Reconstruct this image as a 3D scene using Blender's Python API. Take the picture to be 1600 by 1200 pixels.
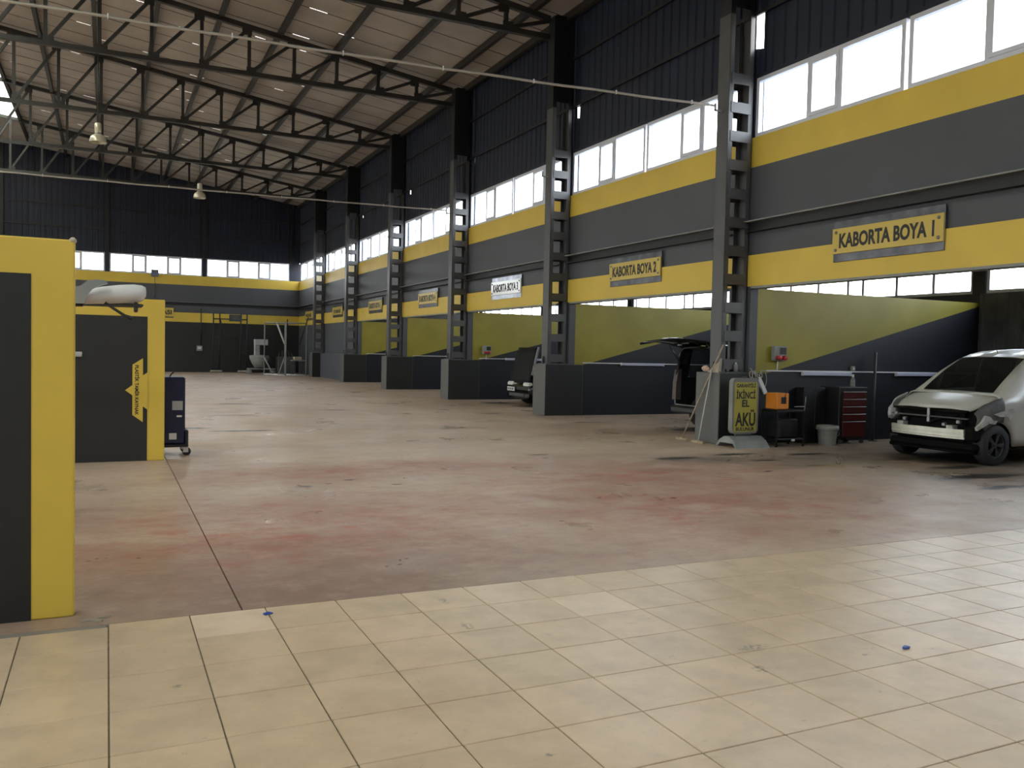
import bpy, math, random
from mathutils import Vector, Matrix
for o in list(bpy.data.objects): bpy.data.objects.remove(o)
SC = bpy.context.scene
COL = SC.collection
R = random.Random(7)

# ------------------------------------------------------------------ camera
YAW, PIT, ROL, FPX = 0.4409, -0.0378, 0.0219, 1341.86
cy_, sy_ = math.cos(YAW), math.sin(YAW)
_f = Vector((sy_*math.cos(PIT), cy_*math.cos(PIT), math.sin(PIT)))
_r = Vector((cy_, -sy_, 0)); _u = _r.cross(_f)
_r2 = _r*math.cos(ROL)+_u*math.sin(ROL); _u2 = -_r*math.sin(ROL)+_u*math.cos(ROL)
cam = bpy.data.objects.new('camera', bpy.data.cameras.new('camera')); COL.objects.link(cam)
cam.data.sensor_width = 36; cam.data.lens = FPX/1600*36; cam.data.clip_start = .05; cam.data.clip_end = 500
m = Matrix((_r2, _u2, -_f)).transposed().to_4x4(); m.translation = (0, 0, 1.6); cam.matrix_world = m
SC.camera = cam
# ------------------------------------------------------------------ world / light / exposure
W = bpy.data.worlds.new('world'); SC.world = W; W.use_nodes = True
wn = W.node_tree; wn.nodes.clear()
tc = wn.nodes.new('ShaderNodeTexCoord'); sx = wn.nodes.new('ShaderNodeSeparateXYZ'); wn.links.new(tc.outputs['Generated'], sx.inputs[0])
cr = wn.nodes.new('ShaderNodeValToRGB'); wn.links.new(sx.outputs['Z'], cr.inputs[0])
cr.color_ramp.elements[0].position = 0.0; cr.color_ramp.elements[0].color = (.42, .37, .30, 1)
cr.color_ramp.elements[1].position = .02; cr.color_ramp.elements[1].color = (1, .955, .88, 1)
e = cr.color_ramp.elements.new(1.0); e.color = (.78, .86, .98, 1)
bg = wn.nodes.new('ShaderNodeBackground'); wn.links.new(cr.outputs[0], bg.inputs[0]); bg.inputs[1].default_value = 7.0
wo = wn.nodes.new('ShaderNodeOutputWorld'); wn.links.new(bg.outputs[0], wo.inputs[0])
def portal(name, loc, nrm, sxx, syy):
    """marks a window opening as a portal: it emits nothing, it only guides daylight sampling"""
    l = bpy.data.lights.new(name, 'AREA'); l.shape = 'RECTANGLE'; l.size = sxx; l.size_y = syy; l.cycles.is_portal = True
    o = bpy.data.objects.new(name, l); COL.objects.link(o); o.location = loc
    o.rotation_euler = Vector(nrm).to_track_quat('-Z', 'Y').to_euler(); return o
SC.view_settings.view_transform = 'Standard'; SC.view_settings.look = 'None'
SC.view_settings.gamma = 1; SC.view_settings.use_curve_mapping = False
SC.view_settings.exposure = 0.62
SC.cycles.use_denoising = True
SC.cycles.max_bounces = 8; SC.cycles.diffuse_bounces = 6; SC.cycles.transparent_max_bounces = 12
SC.cycles.sample_clamp_indirect = 12
SC.cycles.caustics_reflective = False; SC.cycles.caustics_refractive = False

# ------------------------------------------------------------------ constants (metres)
XW, YF, S, C1 = 10.62, 53.3, 6.786, 12.36      # right wall, far wall, bay pitch, near face of first pillar
XL, YB, XR = -21.4, -6.0, -5.4                 # left wall, wall behind, ridge
XO = 16.84                                     # outer wall of the paint bays
def roofz(x): return 10.15 + .135*((XW-x) if x > XR else (XW-XR)-(XR-x))

# ------------------------------------------------------------------ materials
def srgb(c):
    return tuple((v/255/12.92 if v/255 <= .04045 else ((v/255+.055)/1.055)**2.4) for v in c)
MATS = {}
def mat(name, col, rough=.6, metal=0, noise=.12, scale=3, bump=.0, spec=.5, emit=None):
    if name in MATS: return MATS[name]
    M = bpy.data.materials.new(name); M.use_nodes = True; n = M.node_tree; b = n.nodes['Principled BSDF']
    b.inputs['Roughness'].default_value = rough; b.inputs['Metallic'].default_value = metal
    b.inputs['Specular IOR Level'].default_value = spec
    g = n.nodes.new('ShaderNodeNewGeometry')
    t = n.nodes.new('ShaderNodeTexNoise'); t.inputs['Scale'].default_value = scale; t.inputs['Detail'].default_value = 5
    n.links.new(g.outputs['Position'], t.inputs['Vector'])
    mr = n.nodes.new('ShaderNodeMapRange'); n.links.new(t.outputs['Fac'], mr.inputs[0])
    mr.inputs[1].default_value = .3; mr.inputs[2].default_value = .7; mr.inputs[3].default_value = 1-noise; mr.inputs[4].default_value = 1+noise
    mx = n.nodes.new('ShaderNodeVectorMath'); mx.operation = 'SCALE'; mx.inputs[0].default_value = col[:3]
    n.links.new(mr.outputs[0], mx.inputs['Scale']); n.links.new(mx.outputs[0], b.inputs['Base Color'])
    if bump:
        bp = n.nodes.new('ShaderNodeBump'); bp.inputs['Strength'].default_value = bump; bp.inputs['Distance'].default_value = .01
        t2 = n.nodes.new('ShaderNodeTexNoise'); t2.inputs['Scale'].default_value = scale*14; n.links.new(g.outputs['Position'], t2.inputs['Vector'])
        n.links.new(t2.outputs['Fac'], bp.inputs['Height']); n.links.new(bp.outputs[0], b.inputs['Normal'])
    if emit:
        b.inputs['Emission Color'].default_value = (*emit[0], 1); b.inputs['Emission Strength'].default_value = emit[1]
    MATS[name] = M; return M
GRAY = mat('grey wall paint', (.074, .079, .092), .55, noise=.07, scale=.8, bump=.15)
YEL = mat('yellow wall paint', (.68, .49, .068), .5, noise=.06, scale=1.2, bump=.12)
NAVY = mat('dark bay paint', (.008, .009, .014), .5, noise=.1, scale=1)
CLAD = mat('dark cladding', (.0065, .0115, .030), .55, noise=.2, scale=1)  # blue tint stands in for the glare around the windows
BLKW = mat('black gloss wall paint', (.014, .0145, .0145), .5, noise=.08)
STEEL = mat('black roof steel', (.022, .020, .018), .5, noise=.2)
COLG = mat('grey column paint', (.085, .085, .09), .45, noise=.08)
COLB = mat('black column paint', (.007, .0075, .009), .5, noise=.1)
ROOF = mat('roof panel underside', (.34, .305, .27), .55, noise=.16, scale=.9)
PVC = mat('white window frame', (.66, .70, .80), .35, noise=.03)
PURL = mat('purlin steel', (.018, .017, .016), .5, noise=.2)
SILV = mat('bright metal', (.55, .55, .56), .35, metal=.9, noise=.08)
BRUSH = mat('brushed sign metal', (.12, .12, .13), .3, metal=.8, noise=.4, scale=4)  # darkened so the colour carries the dark reflections on the metal
BRUSH_GLARE = mat('sign metal with painted glare', (.5, .52, .6), .3, metal=.8, noise=.3, scale=4)  # same brushed metal, lightened as painted daylight reflection
SIGNY = mat('yellow sign plate', (.60, .45, .085), .35, noise=.04)
BLACK = mat('black plastic', (.012, .012, .013), .4, noise=.1)
RUB = mat('tyre rubber', (.02, .02, .02), .7, noise=.15)
WHT = mat('white paint', (.55, .54, .50), .25, noise=.04)
WHTG = mat('white plastic', (.7, .71, .72), .4, noise=.05)
PRIM = mat('grey primer', (.10, .10, .10), .6, noise=.3, scale=6)
PRIM2 = mat('light grey filler', (.42, .42, .39), .6, noise=.3, scale=8)
DENG = mat('engine bay dirt', (.010, .0095, .009), .9, noise=.5, scale=12, spec=.15)
MATB = mat('matte black', (.006, .006, .006), .9, noise=.3, spec=.12)
ALU = mat('raw aluminium', (.62, .60, .50), .4, metal=.5, noise=.15, scale=6)
ALUD = mat('dirty aluminium', (.25, .25, .24), .4, metal=.7, noise=.3)
CARB = mat('black car paint', (.008, .008, .010), .12, noise=.05)
RED = mat('red enamel', (.07, .008, .008), .35, noise=.1)
REDS = mat('red socket plastic', (.5, .03, .03), .4, noise=.05)
ORNG = mat('orange enamel', (.75, .26, .03), .4, noise=.12)
BUCK = mat('grey bucket plastic', (.28, .29, .27), .5, noise=.2)
LAMP = mat('cream lamp reflector', (.62, .58, .46), .3, metal=.3, noise=.08)
CABLE = mat('pale cable', (.42, .38, .33), .6, noise=.1)
WOOD = mat('pale wood', (.42, .34, .22), .6, noise=.25, scale=12)
GREYP = mat('grey painted metal', (.24, .25, .24), .5, noise=.2)
DGREY = mat('dark grey metal', (.07, .075, .075), .5, noise=.3)
BLUEP = mat('dark blue enamel', (.006, .010, .045), .3, noise=.12)
PINK = mat('pinkish cloth', (.5, .33, .26), .9, noise=.2, scale=20)
CARD = mat('beige card', (.42, .37, .29), .9, noise=.15)
GROUT = mat('grout', (.16, .13, .09), .9, noise=.3, scale=20)
JOINT = mat('joint dirt', (.05, .035, .028), .9)
RIMD = mat('dark alloy rim', (.09, .09, .09), .35, metal=.6, noise=.2)
TXT = mat('black lettering', (.012, .012, .012), .5, noise=0)
TUBEM = mat('tube lamp housing', (.50, .52, .66), .35, noise=.03)
CONC = mat('plain cement', (.25, .22, .19), .8, noise=.2)
LIGHTGREEN = mat('pale sticker', (.35, .37, .4), .5)

def glass_mat():
    M = bpy.data.materials.new('window glass'); M.use_nodes = True; n = M.node_tree; n.nodes.clear()
    o = n.nodes.new('ShaderNodeOutputMaterial'); mx = n.nodes.new('ShaderNodeMixShader'); mx.inputs[0].default_value = .06
    t = n.nodes.new('ShaderNodeBsdfTransparent'); t.inputs[0].default_value = (.9, .95, 1, 1); g = n.nodes.new('ShaderNodeBsdfGlossy'); g.inputs['Roughness'].default_value = .05
    n.links.new(t.outputs[0], mx.inputs[1]); n.links.new(g.outputs[0], mx.inputs[2]); n.links.new(mx.outputs[0], o.inputs[0]); return M
GLASS = glass_mat()
def car_glass():
    M = bpy.data.materials.new('car glass'); M.use_nodes = True; n = M.node_tree; n.nodes.clear()
    o = n.nodes.new('ShaderNodeOutputMaterial'); mx = n.nodes.new('ShaderNodeMixShader'); mx.inputs[0].default_value = .10
    t = n.nodes.new('ShaderNodeBsdfTransparent'); t.inputs[0].default_value = (.28, .32, .31, 1); g = n.nodes.new('ShaderNodeBsdfGlossy'); g.inputs['Roughness'].default_value = .03
    n.links.new(t.outputs[0], mx.inputs[1]); n.links.new(g.outputs[0], mx.inputs[2]); n.links.new(mx.outputs[0], o.inputs[0]); return M
CGLASS = car_glass()
def sky_mat():
    M = bpy.data.materials.new('translucent roof sheet'); M.use_nodes = True; n = M.node_tree; n.nodes.clear()
    o = n.nodes.new('ShaderNodeOutputMaterial'); mx = n.nodes.new('ShaderNodeMixShader'); mx.inputs[0].default_value = .5
    t = n.nodes.new('ShaderNodeBsdfTransparent'); t.inputs[0].default_value = (.8, .8, .72, 1); g = n.nodes.new('ShaderNodeBsdfTranslucent'); g.inputs[0].default_value = (.8, .8, .72, 1)
    n.links.new(t.outputs[0], mx.inputs[1]); n.links.new(g.outputs[0], mx.inputs[2]); n.links.new(mx.outputs[0], o.inputs[0]); return M
SKYL = sky_mat()

def N(n, typ, **kw):
    x = n.nodes.new(typ)
    for k, v in kw.items(): setattr(x, k, v)
    return x
def divider_mat():
    """wall paint: yellow above a rising diagonal, near-black below"""
    M = bpy.data.materials.new('bay divider paint'); M.use_nodes = True; n = M.node_tree; b = n.nodes['Principled BSDF']; b.inputs['Roughness'].default_value = .5
    g = N(n, 'ShaderNodeNewGeometry'); s = N(n, 'ShaderNodeSeparateXYZ'); n.links.new(g.outputs['Position'], s.inputs[0])
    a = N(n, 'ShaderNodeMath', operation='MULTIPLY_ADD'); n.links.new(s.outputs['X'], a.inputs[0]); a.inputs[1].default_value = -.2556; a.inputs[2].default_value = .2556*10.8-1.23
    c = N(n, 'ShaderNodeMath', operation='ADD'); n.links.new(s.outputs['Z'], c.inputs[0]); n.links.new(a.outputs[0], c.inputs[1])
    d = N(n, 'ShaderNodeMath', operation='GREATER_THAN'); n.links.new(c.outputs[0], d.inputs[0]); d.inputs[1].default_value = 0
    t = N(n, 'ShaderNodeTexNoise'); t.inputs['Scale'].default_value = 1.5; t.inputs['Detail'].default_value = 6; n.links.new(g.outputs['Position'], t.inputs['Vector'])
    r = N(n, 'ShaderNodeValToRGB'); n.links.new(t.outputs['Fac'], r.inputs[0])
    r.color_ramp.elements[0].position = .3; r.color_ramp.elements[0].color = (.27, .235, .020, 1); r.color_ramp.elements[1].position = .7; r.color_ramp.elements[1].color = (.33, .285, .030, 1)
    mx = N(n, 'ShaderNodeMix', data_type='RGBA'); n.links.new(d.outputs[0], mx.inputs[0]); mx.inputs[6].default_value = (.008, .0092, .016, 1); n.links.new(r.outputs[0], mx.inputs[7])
    n.links.new(mx.outputs[2], b.inputs['Base Color']); return M
DIVM = divider_mat()

def floor_mat():
    M = bpy.data.materials.new('worn red concrete'); M.use_nodes = True; n = M.node_tree; b = n.nodes['Principled BSDF']
    L = n.links.new
    g = N(n, 'ShaderNodeNewGeometry'); P = g.outputs['Position']
    def noise(scale, det=6, rough=.6, sc=(1, 1, 1), off=(0, 0, 0)):
        mp = N(n, 'ShaderNodeMapping'); mp.inputs['Scale'].default_value = sc; mp.inputs['Location'].default_value = off; L(P, mp.inputs[0])
        t = N(n, 'ShaderNodeTexNoise'); t.inputs['Scale'].default_value = scale; t.inputs['Detail'].default_value = det; t.inputs['Roughness'].default_value = rough
        L(mp.outputs[0], t.inputs['Vector']); return t.outputs['Fac']
    def rng(x, a, c, lo=0., hi=1.):
        r = N(n, 'ShaderNodeMapRange'); L(x, r.inputs[0]); r.inputs[1].default_value = a; r.inputs[2].default_value = c; r.inputs[3].default_value = lo; r.inputs[4].default_value = hi; return r.outputs[0]
    def mul(a, c):
        q = N(n, 'ShaderNodeMath', operation='MULTIPLY'); L(a, q.inputs[0])
        if isinstance(c, float): q.inputs[1].default_value = c
        else: L(c, q.inputs[1])
        return q.outputs[0]
    def mx2(a, c):
        q = N(n, 'ShaderNodeMath', operation='MAXIMUM'); L(a, q.inputs[0]); L(c, q.inputs[1]); return q.outputs[0]
    def mix(f, a, c):
        q = N(n, 'ShaderNodeMix', data_type='RGBA'); L(f, q.inputs[0])
        for i, v in ((6, a), (7, c)):
            if isinstance(v, tuple): q.inputs[i].default_value = (*v, 1)
            else: L(v, q.inputs[i])
        return q.outputs[2]
    nz = N(n, 'ShaderNodeTexNoise'); nz.inputs['Scale'].default_value = 3.1; nz.inputs['Detail'].default_value = 5; L(P, nz.inputs['Vector'])
    sub = N(n, 'ShaderNodeVectorMath', operation='SUBTRACT'); L(nz.outputs['Color'], sub.inputs[0]); sub.inputs[1].default_value = (.5, .5, .5)
    def blob(x, y, rx, ry, wob=.8, soft=.6):
        s = N(n, 'ShaderNodeVectorMath', operation='MULTIPLY_ADD'); L(sub.outputs[0], s.inputs[0]); s.inputs[1].default_value = (wob*2*max(rx, .2), wob*2*max(ry, .2), 0); L(P, s.inputs[2])
        m_ = N(n, 'ShaderNodeVectorMath', operation='SUBTRACT'); L(s.outputs[0], m_.inputs[0]); m_.inputs[1].default_value = (x, y, 0)
        d_ = N(n, 'ShaderNodeVectorMath', operation='MULTIPLY'); L(m_.outputs[0], d_.inputs[0]); d_.inputs[1].default_value = (1/rx, 1/ry, 0)
        l_ = N(n, 'ShaderNodeVectorMath', operation='LENGTH'); L(d_.outputs[0], l_.inputs[0])
        return rng(l_.outputs['Value'], 1.0, 1.0-soft)
    base = mix(rng(noise(.35, 5), .38, .62), (.50, .365, .275), (.62, .475, .36))
    streak = rng(noise(1.2, 7, .65, (.5, 1.6, 1)), .45, .65)
    base = mix(mul(streak, .35), base, (.39, .28, .215))
    # worn red paint over the near middle of the floor
    red = None
    for bb in [(5.5, 7.6, 3.6, 2.6), (1.5, 7.5, 3., 2.4), (6.5, 9.5, 3.2, 1.5), (3.5, 11., 3.5, 1.2)]:
        k = blob(*bb, wob=.5, soft=.9); red = k if red is None else mx2(red, k)
    rn = rng(noise(.9, 8, .7, (1, 1.4, 1), (4, 2, 0)), .36, .55)
    base = mix(mul(mul(red, rn), .85), base, (.38, .175, .125))
    rn2 = rng(noise(2.6, 8, .75, (1, 1.5, 1), (9, 5, 0)), .47, .63)
    base = mix(mul(mul(red, rn2), .8), base, (.45, .135, .085))
    near = blob(1.0, 5.6, 3.8, 1.9, .3, .9)
    base = mix(mul(near, .72), base, (.19, .115, .09))
    # fine dirt
    base = mix(mul(rng(noise(7, 8, .8), .50, .70), .38), base, (.17, .12, .095))
    base = mix(mul(rng(noise(3.4, 9, .8, (1, 1.3, 1), (2, 7, 0)), .50, .66), .35), base, (.55, .43, .34))
    # grey traffic dirt in front of the bays
    dirt = None
    for bb in [(10.5, 10.2, 2.6, 1.5), (12.5, 10.5, 3.5, 2.5), (12.5, 8.2, 4, 2.2), (13.5, 16, 3, 3), (13.5, 23, 3, 3), (13.5, 30, 3, 3), (8.6, 10.6, 1.4, .7)]:
        k = blob(*bb, wob=.5, soft=.8); dirt = k if dirt is None else mx2(dirt, k)
    base = mix(mul(dirt, .68), base, (.10, .085, .065))
    oil = None
    for bb in [(2.02, 9.86, .13, .10), (2.66, 10.2, .09, .05), (3.1, 9.7, .08, .05), (2.35, 10.0, .06, .04), (8.0, 10.9, .5, .16), (9.2, 10.3, .35, .10), (9.3, 11.1, .6, .13), (10.6, 10.8, .5, .14), (9.6, 9.6, .25, .07),
               (11.0, 8.0, 1.1, .22), (11.6, 8.8, .7, .18), (12.7, 9.6, 1.6, 1.0), (8.4, 9.3, .12, .06), (2.3, 16.7, .7, .12), (1.5, 17.4, .4, .16), (5.2, 21.8, .5, .13), (6.5, 16.5, .4, .08), (6.1, 11.9, .25, .06),
               (10.4, 7.2, .8, .12), (10.0, 17.2, .7, .10), (8.9, 20.1, .5, .15), (4.3, 45.5, .7, .25), (3.2, 24.5, .6, .2), (10.9, 24.2, .7, .5), (11.6, 22.6, 1.0, .5), (11.7, 15.0, 1.2, .8), (2.6, 20.5, .6, .1)]:
        k = blob(*bb, wob=.6, soft=.5); oil = k if oil is None else mx2(oil, k)
    base = mix(mul(oil, .95), base, (.035, .03, .024))
    yp = blob(9.9, 9.55, .55, .18, .5, .5)
    base = mix(mul(yp, .6), base, (.36, .26, .08))
    L(base, b.inputs['Base Color'])
    L(rng(noise(.8, 5), .35, .65, .26, .52), b.inputs['Roughness'])
    b.inputs['Specular IOR Level'].default_value = .28
    bp = N(n, 'ShaderNodeBump'); bp.inputs['Strength'].default_value = .12; bp.inputs['Distance'].default_value = .01; L(noise(14, 6), bp.inputs['Height']); L(bp.outputs[0], b.inputs['Normal'])
    return M
FLOORM = floor_mat()

SCUFF = [(3.22, 3.65, .13, .05), (3.04, 3.38, .05, .06), (.31, 4.24, .04, .025), (1.6, 2.96, .03, .02), (1.90, 4.56, .04, .09), (1.95, 5.09, .03, .09), (5.28, 4.64, .05, .03), (3.73, 3.33, .035, .02)]
def tile_mat(name, c1, c2):
    M = bpy.data.materials.new(name); M.use_nodes = True; n = M.node_tree; b = n.nodes['Principled BSDF']; L = n.links.new
    g = N(n, 'ShaderNodeNewGeometry')
    t = N(n, 'ShaderNodeTexNoise'); t.inputs['Scale'].default_value = 3.2; t.inputs['Detail'].default_value = 8; t.inputs['Roughness'].default_value = .65; L(g.outputs['Position'], t.inputs['Vector'])
    r = N(n, 'ShaderNodeValToRGB'); L(t.outputs['Fac'], r.inputs[0])
    r.color_ramp.elements[0].position = .32; r.color_ramp.elements[0].color = (*c1, 1); r.color_ramp.elements[1].position = .6; r.color_ramp.elements[1].color = (*c2, 1)
    t2 = N(n, 'ShaderNodeTexNoise'); t2.inputs['Scale'].default_value = 9; t2.inputs['Detail'].default_value = 9; t2.inputs['Roughness'].default_value = .8; L(g.outputs['Position'], t2.inputs['Vector'])
    t3 = N(n, 'ShaderNodeTexNoise'); t3.inputs['Scale'].default_value = 38; t3.inputs['Detail'].default_value = 3; L(g.outputs['Position'], t3.inputs['Vector'])
    m3 = N(n, 'ShaderNodeMapRange'); L(t3.outputs['Fac'], m3.inputs[0]); m3.inputs[1].default_value = .42; m3.inputs[2].default_value = .58; m3.inputs[4].default_value = .75; t3v = m3.outputs[0]
    r2 = N(n, 'ShaderNodeMapRange'); L(t2.outputs['Fac'], r2.inputs[0]); r2.inputs[1].default_value = .60; r2.inputs[2].default_value = .70; r2.inputs[4].default_value = .55
    fac = r2.outputs[0]
    for (bx_, by_, rx_, ry_) in SCUFF:
        sb = N(n, 'ShaderNodeVectorMath', operation='SUBTRACT'); L(g.outputs['Position'], sb.inputs[0]); sb.inputs[1].default_value = (bx_, by_, 0)
        sm = N(n, 'ShaderNodeVectorMath', operation='MULTIPLY'); L(sb.outputs[0], sm.inputs[0]); sm.inputs[1].default_value = (1/rx_, 1/ry_, 0)
        ln = N(n, 'ShaderNodeVectorMath', operation='LENGTH'); L(sm.outputs[0], ln.inputs[0])
        mr = N(n, 'ShaderNodeMapRange'); L(ln.outputs['Value'], mr.inputs[0]); mr.inputs[1].default_value = 1; mr.inputs[2].default_value = .5
        ml = N(n, 'ShaderNodeMath', operation='MULTIPLY'); L(mr.outputs[0], ml.inputs[0]); L(t3v, ml.inputs[1])
        mm = N(n, 'ShaderNodeMath', operation='MAXIMUM'); L(fac, mm.inputs[0]); L(ml.outputs[0], mm.inputs[1]); fac = mm.outputs[0]
    mx = N(n, 'ShaderNodeMix', data_type='RGBA'); L(fac, mx.inputs[0]); L(r.outputs[0], mx.inputs[6]); mx.inputs[7].default_value = (.20, .16, .11, 1)
    L(mx.outputs[2], b.inputs['Base Color']); b.inputs['Roughness'].default_value = .32
    return M
TILES = [tile_mat('cream tile a', (.53, .395, .26), (.66, .50, .335)), tile_mat('cream tile b', (.56, .415, .275), (.69, .52, .35)), tile_mat('cream tile c', (.51, .38, .25), (.64, .485, .325)), tile_mat('pale cream tile', (.66, .51, .36), (.78, .61, .44))]

# ------------------------------------------------------------------ mesh helpers
class MB:
    def __init__(s): s.v = []; s.f = []; s.m = []; s.sm = []
    def add(s, vs, fs, mi=0, smooth=False):
        o = len(s.v); s.v += [tuple(v) for v in vs]
        for f in fs: s.f.append(tuple(i+o for i in f)); s.m.append(mi); s.sm.append(smooth)
        return s
    def box(s, x0, x1, y0, y1, z0, z1, mi=0):
        v = [(x0, y0, z0), (x1, y0, z0), (x1, y1, z0), (x0, y1, z0), (x0, y0, z1), (x1, y0, z1), (x1, y1, z1), (x0, y1, z1)]
        return s.add(v, [(3, 2, 1, 0), (4, 5, 6, 7), (0, 1, 5, 4), (1, 2, 6, 5), (2, 3, 7, 6), (3, 0, 4, 7)], mi)
    def bevbox(s, x0, x1, y0, y1, z0, z1, b=.01, mi=0):
        cx, cy, cz = (x0+x1)/2, (y0+y1)/2, (z0+z1)/2; hx, hy, hz = (x1-x0)/2, (y1-y0)/2, (z1-z0)/2; b = min(b, hx*.9, hy*.9, hz*.9)
        import itertools
        v = []; idx = {}
        for sg in itertools.product((-1, 1), repeat=3):
            for a in range(3):
                h = [hx-b, hy-b, hz-b]; h[a] += b
                idx[(sg, a)] = len(v); v.append((cx+sg[0]*h[0], cy+sg[1]*h[1], cz+sg[2]*h[2]))
        fs = []
        def order(ids, nrm):
            c = sum((Vector(v[i]) for i in ids), Vector())/len(ids); nrm = Vector(nrm).normalized()
            t = (Vector(v[ids[0]])-c).normalized(); w = nrm.cross(t)
            return tuple(sorted(ids, key=lambda i: math.atan2((Vector(v[i])-c).dot(w), (Vector(v[i])-c).dot(t))))
        for a in range(3):
            for q in (-1, 1):
                ids = [idx[(sg, a)] for sg in itertools.product((-1, 1), repeat=3) if sg[a] == q]; nn = [0, 0, 0]; nn[a] = q; fs.append(order(ids, nn))
        for a in range(3):
            b1, b2 = [k for k in range(3) if k != a]
            for q1 in (-1, 1):
                for q2 in (-1, 1):
                    ids = []
                    for q in (-1, 1):
                        sg = [0, 0, 0]; sg[a] = q; sg[b1] = q1; sg[b2] = q2; ids += [idx[(tuple(sg), b1)], idx[(tuple(sg), b2)]]
                    nn = [0, 0, 0]; nn[b1] = q1; nn[b2] = q2; fs.append(order(ids, nn))
        for sg in itertools.product((-1, 1), repeat=3): fs.append(order([idx[(sg, a)] for a in range(3)], sg))
        return s.add(v, fs, mi)
    def prism(s, poly, axis, a0, a1, mi=0):
        """poly in the two other axes (cyclic order x,y,z without axis), extruded from a0 to a1"""
        def P(p, a):
            return {'x': (a, p[0], p[1]), 'y': (p[0], a, p[1]), 'z': (p[0], p[1], a)}[axis]
        n = len(poly); v = [P(p, a0) for p in poly]+[P(p, a1) for p in poly]
        fs = [tuple(range(n)), tuple(range(2*n-1, n-1, -1))]+[(i, i+n, (i+1) % n+n, (i+1) % n) for i in range(n)]
        return s.add(v, fs, mi)
    def tube(s, pts, r, seg=8, mi=0, cap=True):
        pts = [Vector(p) for p in pts]; rs = r if isinstance(r, (list, tuple)) else [r]*len(pts); rings = []; up = None; vs = []
        for i, p in enumerate(pts):
            d = (pts[min(i+1, len(pts)-1)]-pts[max(i-1, 0)]).normalized()
            if up is None: up = d.orthogonal().normalized()
            up = (up-d*up.dot(d)).normalized(); w = d.cross(up)
            for k in range(seg):
                a = 2*math.pi*k/seg; vs.append(p+(up*math.cos(a)+w*math.sin(a))*rs[i])
        fs = []
        for i in range(len(pts)-1):
            for k in range(seg): fs.append((i*seg+k, i*seg+(k+1) % seg, (i+1)*seg+(k+1) % seg, (i+1)*seg+k))
        s.add(vs, fs, mi, seg > 5)
        if cap:
            o = len(s.v)-len(vs)
            s.f += [tuple(o+k for k in range(seg-1, -1, -1)), tuple(o+(len(pts)-1)*seg+k for k in range(seg))]; s.m += [mi, mi]; s.sm += [False, False]
        return s
    def bar(s, a, b, w, h, mi=0, up=(0, 0, 1)):
        a = Vector(a); b = Vector(b); d = (b-a).normalized(); u = Vector(up); u = (u-d*u.dot(d))
        u = u.normalized() if u.length > 1e-4 else d.orthogonal().normalized(); q = d.cross(u)
        v = [p+q*(sx*w/2)+u*(sz*h/2) for p in (a, b) for sx, sz in ((-1, -1), (1, -1), (1, 1), (-1, 1))]
        return s.add(v, [(0, 1, 2, 3), (7, 6, 5, 4), (0, 4, 5, 1), (1, 5, 6, 2), (2, 6, 7, 3), (3, 7, 4, 0)], mi)
    def lathe(s, prof, c=(0, 0, 0), axis='z', seg=24, mi=0, smooth=True):
        vs = []
        for r, h in prof:
            for k in range(seg):
                a = 2*math.pi*k/seg; x, y = r*math.cos(a), r*math.sin(a)
                p = {'z': (x, y, h), 'y': (x, h, y), 'x': (h, x, y)}[axis]; vs.append((c[0]+p[0], c[1]+p[1], c[2]+p[2]))
        fs = []
        for i in range(len(prof)-1):
            for k in range(seg): fs.append((i*seg+k, i*seg+(k+1) % seg, (i+1)*seg+(k+1) % seg, (i+1)*seg+k))
        return s.add(vs, fs, mi, smooth)
    def mesh(s, name, mats):
        me = bpy.data.meshes.new(name); me.from_pydata(s.v, [], s.f)
        for q in (mats if isinstance(mats, (list, tuple)) else [mats]): me.materials.append(q)
        me.polygons.foreach_set('material_index', s.m); me.polygons.foreach_set('use_smooth', s.sm)
        me.update(); return me
    def build(s, name, mats, parent=None, **props):
        return link(name, s.mesh(name, mats), parent, **props)
def link(name, me, parent=None, loc=None, rz=None, **props):
    o = bpy.data.objects.new(name, me); COL.objects.link(o)
    if parent is not None: o.parent = parent
    if loc is not None: o.location = loc
    if rz is not None: o.rotation_euler.z = rz
    for k, v in props.items(): o[k] = v
    return o
def thing(name, label, cat, loc=(0, 0, 0), rz=0, group=None, kind=None):
    o = bpy.data.objects.new(name, None); COL.objects.link(o); o.location = loc; o.rotation_euler.z = rz; o.empty_display_size = .2
    if label: o['label'] = label
    if cat: o['category'] = cat
    if group: o['group'] = group
    if kind: o['kind'] = kind
    return o
def tag(o, label, cat, group=None):
    o['label'] = label; o['category'] = cat
    if group: o['group'] = group
    return o
def struct(name, loc=(0, 0, 0)): return thing(name, None, None, loc, kind='structure')
def text_mesh(txt, w, h, mapf, bold=.012, depth=.003):
    """lettering fitted to w x h; mapf(u, v, d) -> world point"""
    c = bpy.data.curves.new('lettering', 'FONT'); c.body = txt; c.size = 1; c.offset = bold; c.extrude = .5; c.resolution_u = 3
    o = bpy.data.objects.new('lettering', c); COL.objects.link(o)
    dg = bpy.context.evaluated_depsgraph_get(); me = bpy.data.meshes.new_from_object(o.evaluated_get(dg)); bpy.data.objects.remove(o)
    xs = [v.co.x for v in me.vertices]; ys = [v.co.y for v in me.vertices]; x0, x1, y0, y1 = min(xs), max(xs), min(ys), max(ys)
    for v in me.vertices:
        v.co = mapf((v.co.x-x0)/(x1-x0)*w, (v.co.y-y0)/(y1-y0)*h, (v.co.z+.5)*depth)
    me.materials.clear(); me.materials.append(TXT)
    return me

# ------------------------------------------------------------------ floor
fl = struct('floor')
MB().box(XL, XO+.2, YB, YF+.2, -.12, -.02).build('floor_base', JOINT, fl)
JX, TY = .745, 5.338
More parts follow.
